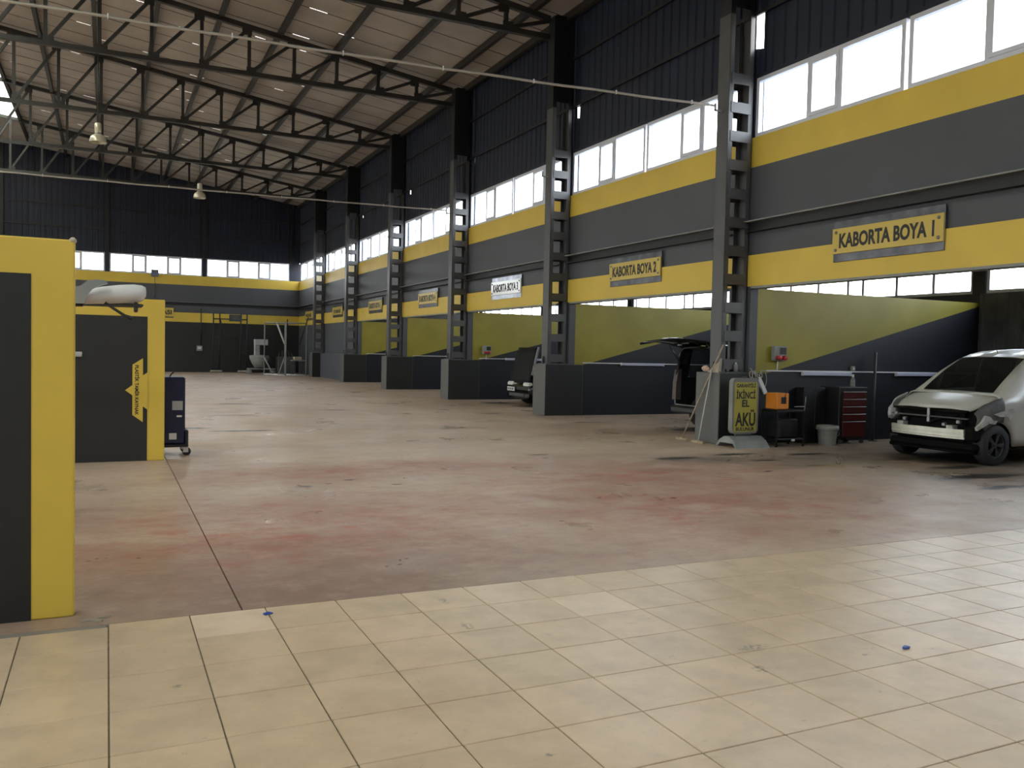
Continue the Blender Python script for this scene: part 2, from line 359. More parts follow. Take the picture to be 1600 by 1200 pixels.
# tile grid
TS = .4335
def cvec(p):
    d = Vector(p)-Vector((0, 0, 1.6)); z = d.dot(_f)
    return (800+FPX*d.dot(_r2)/z, 600-FPX*d.dot(_u2)/z, z)
GAP = .0035
tme = []
for mt in TILES:
    tme.append(MB().bevbox(GAP, TS-GAP, GAP, TS-GAP, -.018, 0, .0025).mesh('tile', mt))
cells = []
for i in range(0, 24):
    for j in range(-8, 32):
        x = .012+j*TS; y = TY-(i+1)*TS
        if x > 10.1: continue
        vis = False
        for a in (0, .5, 1):
            for b_ in (0, .5, 1):
                q = cvec((x+a*TS, y+b_*TS, 0))
                if q[2] > .1 and -15 < q[0] < 1615 and q[1] < 1215: vis = True
        cells.append((not vis, (x+TS/2)**2+(y+TS/2-3.2)**2, i, j, x, y))
cells.sort()
rest = MB()
tfloor = [c for c in cells if not c[0]]
PALE = {(1, 6), (0, 1), (5, 10)}
for n_, (nv, d, i, j, x, y) in enumerate(cells):
    yo = -.06 if (j < 0 and i == 0) else 0
    if not nv and n_ < 300:
        k = 3 if (i, j) in PALE else R.choice((0, 0, 1, 1, 2))
        o = link('tile', tme[k], fl, loc=(x, y, R.uniform(-.0006, .0006)))
        if yo: o.scale.y = (TS+yo)/TS
    else: rest.box(x+GAP, x+TS-GAP, y+GAP, y+TS-GAP+yo, -.018, 0)
rest.build('floor_tiles', TILES[1], fl, kind='stuff')
XT0, XT1 = .012-8*TS, .012+31*TS
MB().box(XT0, 10.15+TS, YB, TY-.001, -.02, -.006).build('grout_bed', GROUT, fl)
MB().box(XL, JX-.005, TY, YF+.1, -.02, 0).box(XL, XT0, YB, TY, -.02, 0).build('concrete_slab', FLOORM, fl)
MB().box(JX+.005, XO, TY, YF+.1, -.02, 0).box(10.12+TS, XO, YB, TY, -.02, 0).build('concrete_slab', FLOORM, fl)
MB().box(XT0, 0, TY-.07, TY, -.019, -.002).build('cement_strip', CONC, fl)

# ------------------------------------------------------------------ cladding sheet (trapezoid ribs)
def sheet_mesh(width, z0f, z1f, pitch=.28, depth=.03, horiz='y'):
    """corrugated sheet standing in the plane; horiz axis runs 0..width, z bounds by functions"""
    mb = MB(); xs = []; n = max(1, round(width/pitch)); p = width/n
    for k in range(n):
        for a, d in ((0, 0), (.62, 0), (.70, 1), (.92, 1)): xs.append((k*p+a*p, d*depth))
    xs.append((width, 0)); vs = []
    for a, d in xs:
        for z in (z0f(a), z1f(a)): vs.append(((-d, a, z) if horiz == 'y' else (a, -d, z)))
    fs = [(2*i, 2*i+1, 2*i+3, 2*i+2) for i in range(len(xs)-1)]
    mb.add(vs, fs); return mb

# ------------------------------------------------------------------ right wall
wr = struct('wall_right')
OPEN = range(0, 5)       # bays open to the paint rooms (0 = nearest)
NB0 = -1
colY = [C1+S*k for k in range(6)]          # near faces of the six pillars, then the corner
def bay_span(b): return C1+S*(b-1)+.68, C1+S*b   # clear span of bay b, after pillar b-1 ... (b=0 is before the first pillar)
def wparts(parent, rows):
    for nm, b_, mt in rows: MB().box(*b_).build(nm, mt, parent)
low = []
# continuous bands
low += [('lintel_band', (XW, XW+.2, YB, YF, 2.90, 3.445), YEL), ('grey_band', (XW, XW+.2, YB, YF, 3.445, 5.04), GRAY), ('sill_band', (XW, XW+.2, YB, YF, 5.04, 5.58), YEL), ('head_band', (XW+.02, XW+.2, YB, YF, 6.64, 6.74), CLAD)]
for k in range(-2, 6):
    y = C1+S*k
    low += [('window_pier', (XW, XW+.2, y+.06, y+.34, 5.58, 6.64), CLAD), ('opening_pier', (XW, XW+.17, y+.02, y+.62, 0, 2.90), GRAY)]
y5 = C1+S*4
low += [('closed_bay_wall', (XW, XW+.2, y5+.6, YF, 0, 2.90), GRAY), ('near_wall', (XW, XW+.2, YB, C1-S*1.0, 0, 2.90), GRAY), ('apron_wall', (10.38, XW, y5+.68, y5+S, 0, 1.30), GRAY)]
wparts(wr, low)
for b in range(0, 7):      # slightly proud lintel boards
    y0 = C1+S*(b-1)+.46; y1 = C1+S*b+.08
    if b == 6: y1 = YF-1.3+1.2
    MB().box(XW-.035, XW, y0, min(y1, YF-.02), 2.88, 3.445).build('lintel_board', YEL, wr)
for b in range(0, 5):
    y0, y1 = bay_span(b)
    MB().box(XW-.03, XW+.2, y0, y1, 2.84, 2.885).build('lintel_edge', GREYP, wr)
# cladding above the windows: one sheet per 1.13 m
HOLES = {12.37: (7.14, 7.80, .22), 18.95: (7.45, 7.74, .2), 25.66: (7.62, 7.80, .12), 32.15: (7.60, 7.78, .13), 38.98: (7.58, 7.70, .12)}
y = YB; w = 1.131; n_sh = 0
shm = sheet_mesh(w+.02, lambda a: 6.70, lambda a: 10.22).mesh('cladding_sheet', CLAD)
ho = sorted(HOLES)
while y < YF-.01:
    hit = [h for h in ho if y <= h < y+w]
    if not hit: link('cladding_sheet', shm, wr, loc=(XW+.03, y, 0))
    else:
        h = hit[0]; z0, z1, ww = HOLES[h]; a0, a1 = max(.02, h-ww/2-y), min(w-.02, h+ww/2-y)
        mb = sheet_mesh(a0, lambda a: 6.70, lambda a: 10.22)
        for part, off in ((sheet_mesh(w+.02-a1, lambda a: 6.70, lambda a: 10.22), a1), (sheet_mesh(a1-a0, lambda a: 6.70, lambda a: z0+.03*math.sin(9*a)), a0), (sheet_mesh(a1-a0, lambda a: z1, lambda a: 10.22), a0)):
            mb.add([(v[0], v[1]+off, v[2]) for v in part.v], part.f)
        mb.build('cladding_sheet', CLAD, wr).location = (XW+.03, y, 0)
    y += w
# girts behind/over cladding
for z in (7.75, 8.95, 10.0):
    MB().box(XW-.05, XW+.0, YB, YF, z, z+.07).build('girt', COLB, wr)
# ledge beam
for b in range(0, 7):
    y0 = C1+S*(b-1)+.46; y1 = min(C1+S*b+.08, YF)
    MB().box(XW-.16, XW, y0, y1, 4.035, 4.055, 0).box(XW-.055, XW-.045, y0, y1, 3.87, 4.035, 1).box(XW-.13, XW, y0, y1, 3.855, 3.87, 1).build('ledge_beam', [GREYP, COLB], wr)

# ------------------------------------------------------------------ windows
WN = [0]
def window(axis, const, a0, a1, z0, z1, splits, depth=.09, small=()):
    """window in a wall plane; splits = widths fractions; small panes get their own sash"""
    WN[0] += 1
    o = struct('window_%d' % WN[0])
    fr = MB(); F = .07
    def bx(mb, p0, p1, q0, q1, d0=0, d1=depth, mi=0):
        if axis == 'y': mb.box(const+d0, const+d1, p0, p1, q0, q1, mi)
        else: mb.box(p0, p1, const+d0, const+d1, q0, q1, mi)
    bx(fr, a0, a1, z0, z0+F); bx(fr, a0, a1, z1-F, z1); bx(fr, a0, a0+F, z0+F, z1-F); bx(fr, a1-F, a1, z0+F, z1-F)
    tot = sum(splits); acc = a0; panes = []
    for i, s_ in enumerate(splits):
        nx = acc+(a1-a0)*s_/tot
        if i < len(splits)-1: bx(fr, nx-F*.5, nx+F*.5, z0+F, z1-F)
        panes.append((acc+(F if i == 0 else F*.5), nx-(F if i == len(splits)-1 else F*.5))); acc = nx
    fr.build('window_frame', PVC, o)
    for i, (p0, p1) in enumerate(panes):
        m_ = MB()
        if i in small:
            g = .06; sa = MB()
            bx(sa, p0, p1, z0+F, z0+F+g, -.02, .05); bx(sa, p0, p1, z1-F-g, z1-F, -.02, .05); bx(sa, p0, p0+g, z0+F+g, z1-F-g, -.02, .05); bx(sa, p1-g, p1, z0+F+g, z1-F-g, -.02, .05)
            sa.build('sash', PVC, o)
            bx(m_, p0+g, p1-g, z0+F+g, z1-F-g, .012, .018)
        else: bx(m_, p0, p1, z0+F, z1-F, .03, .036)
        m_.build('pane', GLASS, o)
    return o
for b in range(-1, 7):
    y0 = C1+S*(b-1)+.34; y1 = min(C1+S*b+.06, YF-.35); ym = (y0+y1)/2
    window('y', XW+.02, y0, ym-.035, 5.58, 6.64, (1.10, .62, 1.1), small=(1,))
    window('y', XW+.02, ym+.035, y1, 5.58, 6.64, (1.10, .62, 1.15), small=(1,))
portal('daylight_portal_right', (XW+.25, (YB+YF)/2, 6.11), (-1, 0, 0), 1.1, YF-YB)

# ------------------------------------------------------------------ far wall
wf = struct('wall_far')
fm = [('lower_wall', (XL, XW+.2, YF, YF+.2, 0, 2.90), BLKW), ('lintel_band', (XL, XW+.2, YF, YF+.2, 2.90, 3.445), YEL), ('grey_band', (XL, XW+.2, YF, YF+.2, 3.445, 5.04), GRAY), ('sill_band', (XL, XW+.2, YF, YF+.2, 5.04, 5.58), YEL),
      ('corner_pier', (10.02, XW+.2, YF, YF+.2, 5.58, 6.64), CLAD), ('head_band', (XL, XW, YF+.02, YF+.2, 6.64, 6.74), CLAD)]
P5 = 5.14; posts = [5.12-P5*k for k in range(0, 6)]
for x in posts: fm.append(('window_pier', (x-.12, x+.12, YF, YF+.2, 5.58, 6.64), CLAD))
wparts(wf, fm)
for i in range(6):
    x1 = (10.02 if i == 0 else posts[i-1]-.12); x0 = posts[i]+.12
    if x0 < XL: continue
    window('x', YF+.02, x0, x1, 5.58, 6.64, (1.08, .66, 1.04, .66, 1.08), small=(1, 3))
MB().box(XL, XW, YF-.15, YF, 4.035, 4.055, 0).box(XL, XW, YF-.055, YF-.045, 3.87, 4.035, 1).build('ledge_beam', [GREYP, COLB], wf)
x = XL
while x < XW-.01:
    w_ = min(1.131, XW-x); xx = x
    sheet_mesh(w_+.02, lambda a: 6.70, lambda a: roofz(xx+a)+.02, horiz='x').build('cladding_sheet', CLAD, wf).location = (x, YF+.03, 0); x += 1.131
for z in (7.9, 9.1): MB().box(XL, XW, YF-.06, YF, z, z+.07).build('girt', COLB, wf)
for x in (10.1, 5.12, 0, -5.1): MB().box(x-.07, x+.07, YF-.12, YF, 6.64, roofz(x)-.3).build('wall_post', COLB, wf)
portal('daylight_portal_far', ((XL+XW)/2, YF+.25, 6.11), (0, -1, 0), XW-XL, 1.1)

# ------------------------------------------------------------------ left wall and wall behind (outside the frame, they carry the daylight openings)
wl = struct('wall_left')
lm = [('plinth_band', (XL-.2, XL, YB, YF+.2, 0, .5), GRAY), ('middle_band', (XL-.2, XL, YB, YF+.2, 4.6, 5.58), YEL), ('upper_wall', (XL-.2, XL, YB, YF+.2, 6.64, 10.2), CLAD)]
y = YB
while y < YF:
    lm += [('wall_pier', (XL-.2, XL, y, y+2.2, .5, 4.6), GRAY), ('window_pier', (XL-.2, XL, y, y+.3, 5.58, 6.64), CLAD)]; y += S
wparts(wl, lm)
y = YB
while y+S < YF+2:
    y1 = min(y+S, YF)
    window('y', XL-.11, y+2.2, y1, .5, 4.6, (1, 1, 1, 1)); window('y', XL-.11, y+.3, y1, 5.58, 6.64, (1.1, .62, 1.1, 1.1, .62, 1.1), small=(1, 4)); y += S
portal('daylight_portal_left', (XL-.3, (YB+YF)/2, 3.6), (1, 0, 0), 6.2, YF-YB)
wb = struct('wall_back')
MB().box(XL, XW+.2, YB-.2, YB, 0, 5.58, 0).build('lower_wall', [GRAY], wb)
MB().box(XL, XW+.2, YB-.2, YB, 6.64, 11.6, 0).build('upper_wall', [CLAD], wb)
x = XL
while x < XW:
    x1 = min(x+5.2, XW); MB().box(x, x+.3, YB-.2, YB, 5.58, 6.64).build('wall_pier', CLAD, wb)
    if x1-x > 1: window('x', YB-.12, x+.3, x1, 5.58, 6.64, (1.08, .66, 1.04, .66, 1.08), small=(1, 3))
    x += 5.2
portal('daylight_portal_back', (-5.4, YB-.3, 6.11), (0, 1, 0), 32, 1.1)

# ------------------------------------------------------------------ roof
ce = struct('ceiling')
y = YB-.1; PW = 1.12; rr = random.Random(3)
def slope_panel(xa, xb, y0, w, notch=True, sky=False):
    cuts = [xa]
    nk = []
    if notch:
        for _ in range(rr.choice((1, 2, 3, 4))):
            c = rr.uniform(xa+.3, xb-4.5); nk.append((c, c+rr.uniform(.2, .5)))
        nk.sort(); q = []
        for a in nk:
            if not q or a[0] > q[-1][1]+.1: q.append(a)
        nk = q
    segs = []; cur = xa
    for a, b_ in nk: segs += [(cur, a, 0), (a, b_, 1)]; cur = b_
    segs.append((cur, xb, 0)); mb = MB()
    for a, b_, g in segs:
        d = .026 if g else -.002
        v = [(a, y0, roofz(a)), (b_, y0, roofz(b_)), (b_, y0+w-d, roofz(b_)), (a, y0+w-d, roofz(a))]
        v += [(p[0], p[1], p[2]+.008) for p in v]
        mb.add(v, [(3, 2, 1, 0), (4, 5, 6, 7), (0, 1, 5, 4), (1, 2, 6, 5), (2, 3, 7, 6), (3, 0, 4, 7)])
    if not sky:            # dark lap joint strip on the underside, interrupted at the slits
        for a, b_, g in segs:
            if g: continue
            v = [(a, y0+w-.022, roofz(a)-.008), (b_, y0+w-.022, roofz(b_)-.008), (b_, y0+w-.002, roofz(b_)-.008), (a, y0+w-.002, roofz(a)-.008)]
            v += [(p[0], p[1], p[2]+.010) for p in v]
            mb.add(v, [(3, 2, 1, 0), (4, 5, 6, 7), (0, 1, 5, 4), (1, 2, 6, 5), (2, 3, 7, 6), (3, 0, 4, 7)], 1)
    return mb
SKX = -3.85
while y < YF+.2:
    slope_panel(SKX, XW+.3, y, PW, notch=12 < y < 46).build('roof_panel', [ROOF, PURL], ce)
    slope_panel(XL-.3, 2*XR-SKX, y, PW, notch=False).build('roof_panel', [ROOF, PURL], ce)
    sk = y < 47.6
    slope_panel(XR, SKX, y, PW, notch=False, sky=True).build('skylight_sheet' if sk else 'roof_panel', [SKYL if sk else ROOF, PURL], ce)
    slope_panel(2*XR-SKX, XR, y, PW, notch=False, sky=True).build('skylight_sheet' if sk else 'roof_panel', [SKYL if sk else ROOF, PURL], ce)
    y += PW
portal('daylight_portal_roof', (XR, (YB+47.6)/2, roofz(XR)+.6), (0, 0, -1), 3.3, 53.6)
PX = [9.62-1.67*k for k in range(0, 9)]
PX += [2*XR-x for x in PX if x > XR+.3]
for x in PX:
    z = roofz(x)
    MB().box(x-.06, x+.06, YB, YF, z-.19, z-.175).box(x-.06, x-.045, YB, YF, z-.175, z-.012).box(x-.06, x+.06, YB, YF, z-.018, z-.006).build('purlin', PURL, ce)
for x in (10.5,): MB().box(x-.06, x+.06, YB, YF, roofz(x)-.2, roofz(x)-.01).build('eave_beam', STEEL, ce)

# ------------------------------------------------------------------ trusses
NODE = [10.07, 8.86, 7.6, 6.3, 5.02, 3.72, 2.41, 1.09, -.22, -1.52, -2.83, -4.13, XR]
ORD = ['nearest the tiles, above the first column', 'meeting the second column', 'carrying the nearer pendant lamp', 'carrying the farther pendant lamp', 'meeting the fifth column', 'closest to the end wall']
ZB, ZT = 9.54, lambda x: 9.99+.14*((10.07-x) if x > XR else (10.07-XR)-(XR-x))
def truss_meshes():
    out = []
    full = NODE+[2*XR-x for x in reversed(NODE[:-1])]
    out.append(('bottom_chord', MB().bar((full[0], 0, ZB), (full[-1], 0, ZB), .14, .13)))
    out.append(('top_chord', MB().bar((full[0], 0, ZT(full[0])), (XR, 0, ZT(XR)), .14, .14)))
    out.append(('top_chord', MB().bar((XR, 0, ZT(XR)), (full[-1], 0, ZT(full[-1])), .14, .14)))
    for i, x in enumerate(full[1:-1], 1):
        out.append(('vertical', MB().bar((x, 0, ZB), (x, 0, ZT(x)), .095, .09, up=(0, 1, 0))))
        s1 = 1 if x >= XR else -1
        out.append(('gusset', MB().box(min(x-.07*s1, x+.20*s1), max(x-.07*s1, x+.20*s1), -.03, .03, ZB-.02, ZB+.20)))
        out.append(('gusset', MB().box(min(x+.07*s1, x-.20*s1), max(x+.07*s1, x-.20*s1), -.03, .03, ZT(x)-.22, ZT(x))))
    for i in range(len(NODE)-1):
        a, b_ = NODE[i+1], NODE[i]
        out.append(('diagonal', MB().bar((a, 0, ZB+.03), (b_, 0, ZT(b_)-.04), .085, .085)))
        out.append(('diagonal', MB().bar((2*XR-a, 0, ZB+.03), (2*XR-b_, 0, ZT(b_)-.04), .085, .085)))
    return [(n_, m_.mesh(n_, STEEL)) for n_, m_ in out]
TM = truss_meshes()
for k in range(6):
    yk = 12.8+S*k
    t = thing('roof_truss', 'black steel roof truss, '+ORD[k], 'truss', (0, yk, 0), group='roof trusses')
    for n_, me in TM: link(n_, me, t)

# ------------------------------------------------------------------ columns and plinths
def column_meshes():
    y0, y1 = .10, .42
    out = []
    def ch(x0, x1, z0, z1, mi, nm):
        return nm, MB().box(x0, x0+.012, y0, y1, z0, z1, mi).box(x0, x1, y0, y0+.012, z0, z1, mi).box(x0, x1, y1-.012, y1, z0, z1, mi)
    out.append((*ch(10.05, 10.15, 1.31, 7.72, 0, 'front_channel'), COLG))
    nm, m_ = ch(10.05, 10.15, 7.72, 9.98, 0, 'upper_channel'); m_.box(10.15, 10.60, y0+.10, y0+.12, 7.9, 10.05); out.append((nm, m_, COLB))
    out.append(('rear_channel', MB().box(10.50, 10.60, y0, y0+.012, 1.31, 7.72).box(10.588, 10.60, y0, y1, 1.31, 7.72).box(10.50, 10.6, y1-.012, y1, 1.31, 7.72), COLG))
    out.append(('upper_rear_channel', MB().box(10.50, 10.60, y0, y0+.012, 7.72, 10.1).box(10.588, 10.60, y0, y1, 7.72, 10.1), COLB))
    z = 1.36
    while z < 6.7:
        for yy in (y0-.012, y1): out.append(('batten', MB().box(10.10, 10.55, yy, yy+.012, z, z+.19), COLG))
        z += .5135
    out.append(('base_plate', MB().box(9.98, 10.61, .04, .48, 1.30, 1.318).prism([(.26-.011, 1.318), (.26+.011, 1.318), (.26+.011, 1.5), (.26-.011, 1.5)], 'x', 9.99, 10.05).prism([(9.98, 1.318), (10.05, 1.318), (10.05, 1.47)], 'y', .24, .26), COLG))
    return [(a, b_.mesh(a, c)) for a, b_, c in out]
CM = column_meshes()
NTH = ['nearest, beside the yellow battery sign', 'second, between the first two painted bays', 'third from the battery sign', 'fourth from the battery sign', 'fifth, where the open bays end', 'farthest, close to the end wall']
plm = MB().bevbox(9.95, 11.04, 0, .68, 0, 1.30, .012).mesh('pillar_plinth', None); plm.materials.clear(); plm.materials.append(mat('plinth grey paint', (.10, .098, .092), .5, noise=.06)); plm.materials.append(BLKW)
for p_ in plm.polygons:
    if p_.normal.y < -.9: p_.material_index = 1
PLN = ['grey plinth nearest the camera, with brooms leaning on it', 'grey plinth under the second steel column', 'grey plinth beside the black car with raised bonnet, under the third column', 'grey plinth under the fourth steel column', 'grey plinth under the fifth column, at the low apron wall', 'grey plinth under the farthest steel column']
def lattice_column(k):
    t = thing('lattice_column', 'grey battened steel column, '+NTH[k], 'column', (0, C1+S*k, 0), group='steel columns along the right wall')
    for n_, me in CM: link(n_, me, t)
    br = MB().box(9.86, 10.05, .24, .27, 6.0+.0, 6.03).box(9.86, 9.89, .24, .27, 6.0, 6.14); br.build('cable_bracket', GREYP, t)
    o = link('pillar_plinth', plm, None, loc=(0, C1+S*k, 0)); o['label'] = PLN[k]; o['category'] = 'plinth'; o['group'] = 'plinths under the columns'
for k in range(6): lattice_column(k)

# ------------------------------------------------------------------ paint bays behind the right wall
for k in range(0, 5):
    y = C1+S*k
    d = struct('wall_divider_%d' % (k+1))
    MB().prism([(11.05, 0), (XO, 0), (XO, 2.85), (10.80, 2.85), (10.80, 1.305), (11.05, 1.305)], 'y', y+.04, y+.24).build('divider_wall', DIVM, d)
    MB().box(11.04, XO, y+.015, y+.04, 1.335, 1.36).build('conduit', WHTG, d)
wo_ = struct('wall_outer')
om = [('lower_wall', (XO, XO+.2, C1-2*S, C1+4*S+.4, 0, 3.05), NAVY), ('upper_wall', (XO, XO+.2, C1-2*S, C1+4*S+.4, 4.35, 4.9), NAVY)]
for k in range(-2, 5): om.append(('window_pier', (XO-.02, XO+.2, C1+S*k-.1, C1+S*k+.2, 3.05, 4.35), NAVY))
om += [('bay_end_wall', (10.8, XO, C1-2*S-.2, C1-2*S, 0, 5), NAVY), ('bay_end_wall', (10.8, XO, C1+4*S+.3, C1+4*S+.5, 0, 5.4), NAVY)]
wparts(wo_, om)
for k in range(-1, 5):
    y0 = C1+S*(k-1)+.2; y1 = C1+S*k-.1
    window('y', XO+.02, y0, y1, 3.05, 4.35, (.95, .95, .95, .45, .95, .95, .95))
yy = C1-2*S
shm2 = sheet_mesh(1.15, lambda a: .0, lambda a: 3.05).mesh('cladding_sheet', mat('grey corrugated sheet', (.06, .063, .07), .45, noise=.25))
while yy < C1-.2:
    link('cladding_sheet', shm2, wo_, loc=(XO-.01, yy, 0)); yy += 1.131
br_ = struct('ceiling_bays')
v = [(XW+.2, C1-2*S, 5.45), (XO+.2, C1-2*S, 4.75), (XO+.2, C1+4*S+.5, 4.75), (XW+.2, C1+4*S+.5, 5.45)]; v += [(a, b_, c+.06) for a, b_, c in v]
MB().add(v, [(3, 2, 1, 0), (4, 5, 6, 7), (0, 1, 5, 4), (1, 2, 6, 5), (2, 3, 7, 6), (3, 0, 4, 7)]).build('bay_roof', mat('bay roof underside', (.3, .3, .3), .7), br_)
portal('daylight_portal_bays', (XO+.25, C1+S, 3.7), (-1, 0, 0), 1.3, 6*S)

# tube lamps on the dividers
def tube_lamp(x0, x1, y, z, label):
    t = thing('tube_lamp', label, 'lamp', ((x0+x1)/2, y, z), group='tube lamps on the bay walls'); h = (x1-x0)/2
    MB().bevbox(-h, h, -.06, .0, -.025, .045, .01).build('housing', TUBEM, t)
    MB().bevbox(-h-.012, -h, -.062, .0, -.03, .05, .004).bevbox(h, h+.012, -.062, .0, -.03, .05, .004).build('end_cap', WHTG, t)
tube_lamp(11.92, 13.15, C1+.04, 1.29, 'white tube lamp on bay wall, above the grey bucket')
tube_lamp(14.4, 15.7, C1+.04, 1.30, 'white tube lamp on bay wall, just behind the white car')
tube_lamp(12.2, 13.53, C1+S+.04, 1.32, 'white tube lamp on the second bay wall, left of the open tailgate')
tube_lamp(12.0, 13.3, C1+2*S+.04, 1.33, 'white tube lamp behind the raised bonnet of the black car')

# socket boxes
def socket_box(x, y, z, label):
    t = thing('socket_box', label, 'socket box', (x, y, z), group='power socket boxes')
    MB().bevbox(-.15, .15, -.10, 0, -.13, .15, .015).build('housing', GREYP, t)
    MB().bevbox(-.02, .13, -.112, -.10, .0, .12, .008).build('cover_window', BLACK, t)
    for dx in (-.06, .07): MB().lathe([(.0, -.17), (.04, -.17), (.045, -.10), (.0, -.10)], (dx, 0, -.07), 'y', 12).build('socket', REDS, t)
    MB().tube([(.0, -.03, -.13), (.0, -.02, -.3)], .012, 6).build('feed_pipe', WHTG, t)
socket_box(11.30, C1+.04, 1.66, 'grey box with red sockets on wall beside the nearest column')
socket_box(11.28, C1+2*S+.04, 1.62, 'grey box with red sockets beside the third column, above the black car side')

# ------------------------------------------------------------------ signs on the right wall
PLATE = [('KABORTA BOYA 1', 'reading KABORTA BOYA 1, nearest of the row'), ('KABORTA BOYA 2', 'reading KABORTA BOYA 2, right above the van'), ('KABORTA BOYA 3', 'reading KABORTA BOYA 3, washed pale by a painted daylight reflection'), ('KABORTA BOYA 4', 'reading KABORTA BOYA 4, over the fourth bay'), ('KABORTA BOYA 5', 'reading KABORTA BOYA 5, last over an open bay'), ('OTO MEKANİK', 'over the closed bay between the fifth and sixth columns'), ('MEKANİK', 'nearest the end wall')]
SGLARE = mat('sign face with painted glare', (.80, .84, .86), .12, noise=.04)  # daylight reflection on the sign is painted into this pale colour
for k, (txt, lab) in enumerate(PLATE):
    yc = 9.367+S*k; t = thing('bay_sign', ('pale glossy sign, ' if k == 2 else 'yellow sign with silver backing, ')+lab, 'sign', (XW-.035, yc, 3.47), group='bay signs along the right wall')
    MB().bevbox(-.02, 0, -1.016, 1.016, -.325, .325, .004).build('back_plate', BRUSH_GLARE if k == 2 else BRUSH, t)
    MB().bevbox(-.05, -.02, -1.016, 1.016, -.20, .20, .004).build('face_plate', SGLARE if k == 2 else SIGNY, t)
    for sy in (-.94, .94):
        for sz in (-.14, .14): MB().lathe([(0, -.066), (.022, -.064), (.026, -.05)], (0, sy, sz), 'x', 12).build('screw', ALUD, t)
    w_ = 1.74 if len(txt) > 11 else 1.5
    link('lettering', text_mesh(txt, w_, .235, lambda u, v, d: (-.051-d, w_/2-u, -.1175+v), .035), t)

# ------------------------------------------------------------------ overhead cables
def cable(yk, x0, x1, z, sag, label, name='suspended_cable'):
    pts = []; n = 60
    for i in range(n+1):
        a = i/n; xx = x0+(x1-x0)*a; pts.append((xx, yk+.03*math.sin(a*9), z-4*sag*a*(1-a)+.006*math.sin(i*1.7)))
    t = thing(name, label, 'cable', (0, 0, 0), group='cables strung across the hall')
    MB().tube(pts, .016, 6).build('cable_bundle', CABLE, t)
    MB().tube([(p[0], p[1], p[2]+.022) for p in pts], .006, 5).build('carrier_wire', GREYP, t)
    ties = MB()
    for i in range(1, n, 3):
        p = pts[i]; ties.box(p[0]-.006, p[0]+.006, p[1]-.02, p[1]+.02, p[2]-.022, p[2]+.045)
    ties.build('cable_tie', WHTG, t)
cable(C1+.26, 9.88, XL+.05, 6.09, .27, 'pale cable strung across hall to the nearest column')
cable(C1+2*S+.26, 9.88, XL+.05, 6.09, .10, 'pale cable strung across hall to the third column')

# ------------------------------------------------------------------ pendant lamps
def pendant(x, y, zb, label):
    t = thing('pendant_lamp', label, 'lamp', (x, y, zb), group='pendant lamps')
    MB().lathe([(.215, 0), (.213, .02), (.205, .08), (.18, .15), (.13, .20), (.085, .225)], seg=32).build('shade', LAMP, t)
    MB().lathe([(.09, .225), (.10, .235), (.095, .25), (.075, .26)], seg=24).build('collar', ALUD, t)
    MB().lathe([(.075, .26), (.09, .30), (.085, .50), (.06, .53), (0, .53)], seg=24).build('ballast_housing', LAMP, t)
    MB().lathe([(0, .03), (.035, .04), (.045, .10), (.03, .17), (.02, .22)], seg=16).build('bulb', WHTG, t)
    MB().tube([(0, 0, .52), (0, 0, ZB-zb-.03)], .012, 8).build('stem', STEEL, t)
pendant(-.25, 12.8+2*S, 7.07, 'cream bell-shaped pendant lamp, larger and higher in the photo, hung from a truss')
pendant(3.0, 12.8+3*S, 6.89, 'cream bell-shaped pendant lamp, smaller and farther away, before the dark end wall')

# ------------------------------------------------------------------ left partitions
def partition(x0, x1, y, h, name, label, bw, bt):
    t = thing(name, label, 'partition', (x1, y, 0))
    MB().bevbox(x0-x1, 0, 0, .12, 0, h, .008).build('panel', YEL, t)
    MB().box(x0-x1, -bw, -.004, 0, .0, h-bt).build('painted_field', BLKW, t)
    return t
P1 = partition(-4.6, -.17, 5.56, 2.185, 'partition_wall', 'nearest partition wall, black with wide yellow border, cut by left edge', .22, .205)
P2 = partition(-4.6, .715, 12.69, 2.20, 'partition_wall', 'second partition wall, black with yellow border and vertical lettering', .22, .235)
# chipped plaster at the top corner
MB().bevbox(-.03, .008, -.006, .06, 2.165, 2.20, .012).build('chipped_corner', CARD, P1)
rx = .715
rib = MB()
Z = lambda z: z
rib.prism([(.31-rx, 1.31), (.44-rx, 1.40), (.44-rx, .53), (.31-rx, .63)], 'y', -.012, -.004)
rib.prism([(.22-rx, .965), (.31-rx, 1.035), (.31-rx, .895)], 'y', -.012, -.004)
rib.prism([(.44-rx, 1.165), (.50-rx, 1.21), (.50-rx, .70), (.44-rx, .745)], 'y', -.012, -.004)
rib.build('painted_ribbon', YEL, P2)
link('lettering', text_mesh('PLASTİK TAMİR KAYNAK', .68, .062, lambda u, v, d: (.340-rx+v, -.0125-d, 1.305-u), .03, .002), P2)
# tube lamp fixed to second partition
t = thing('tube_lamp', 'white tube lamp end sticking out past the nearest partition edge', 'lamp', (-.9, 12.69, 1.44))
MB().tube([(-.6, -.05, 0), (.60, -.05, 0)], .035, 12).build('tube', WHTG, t)
MB().bevbox(-.6, .55, -.03, 0, -.02, .02, .004).build('housing', WHTG, t)

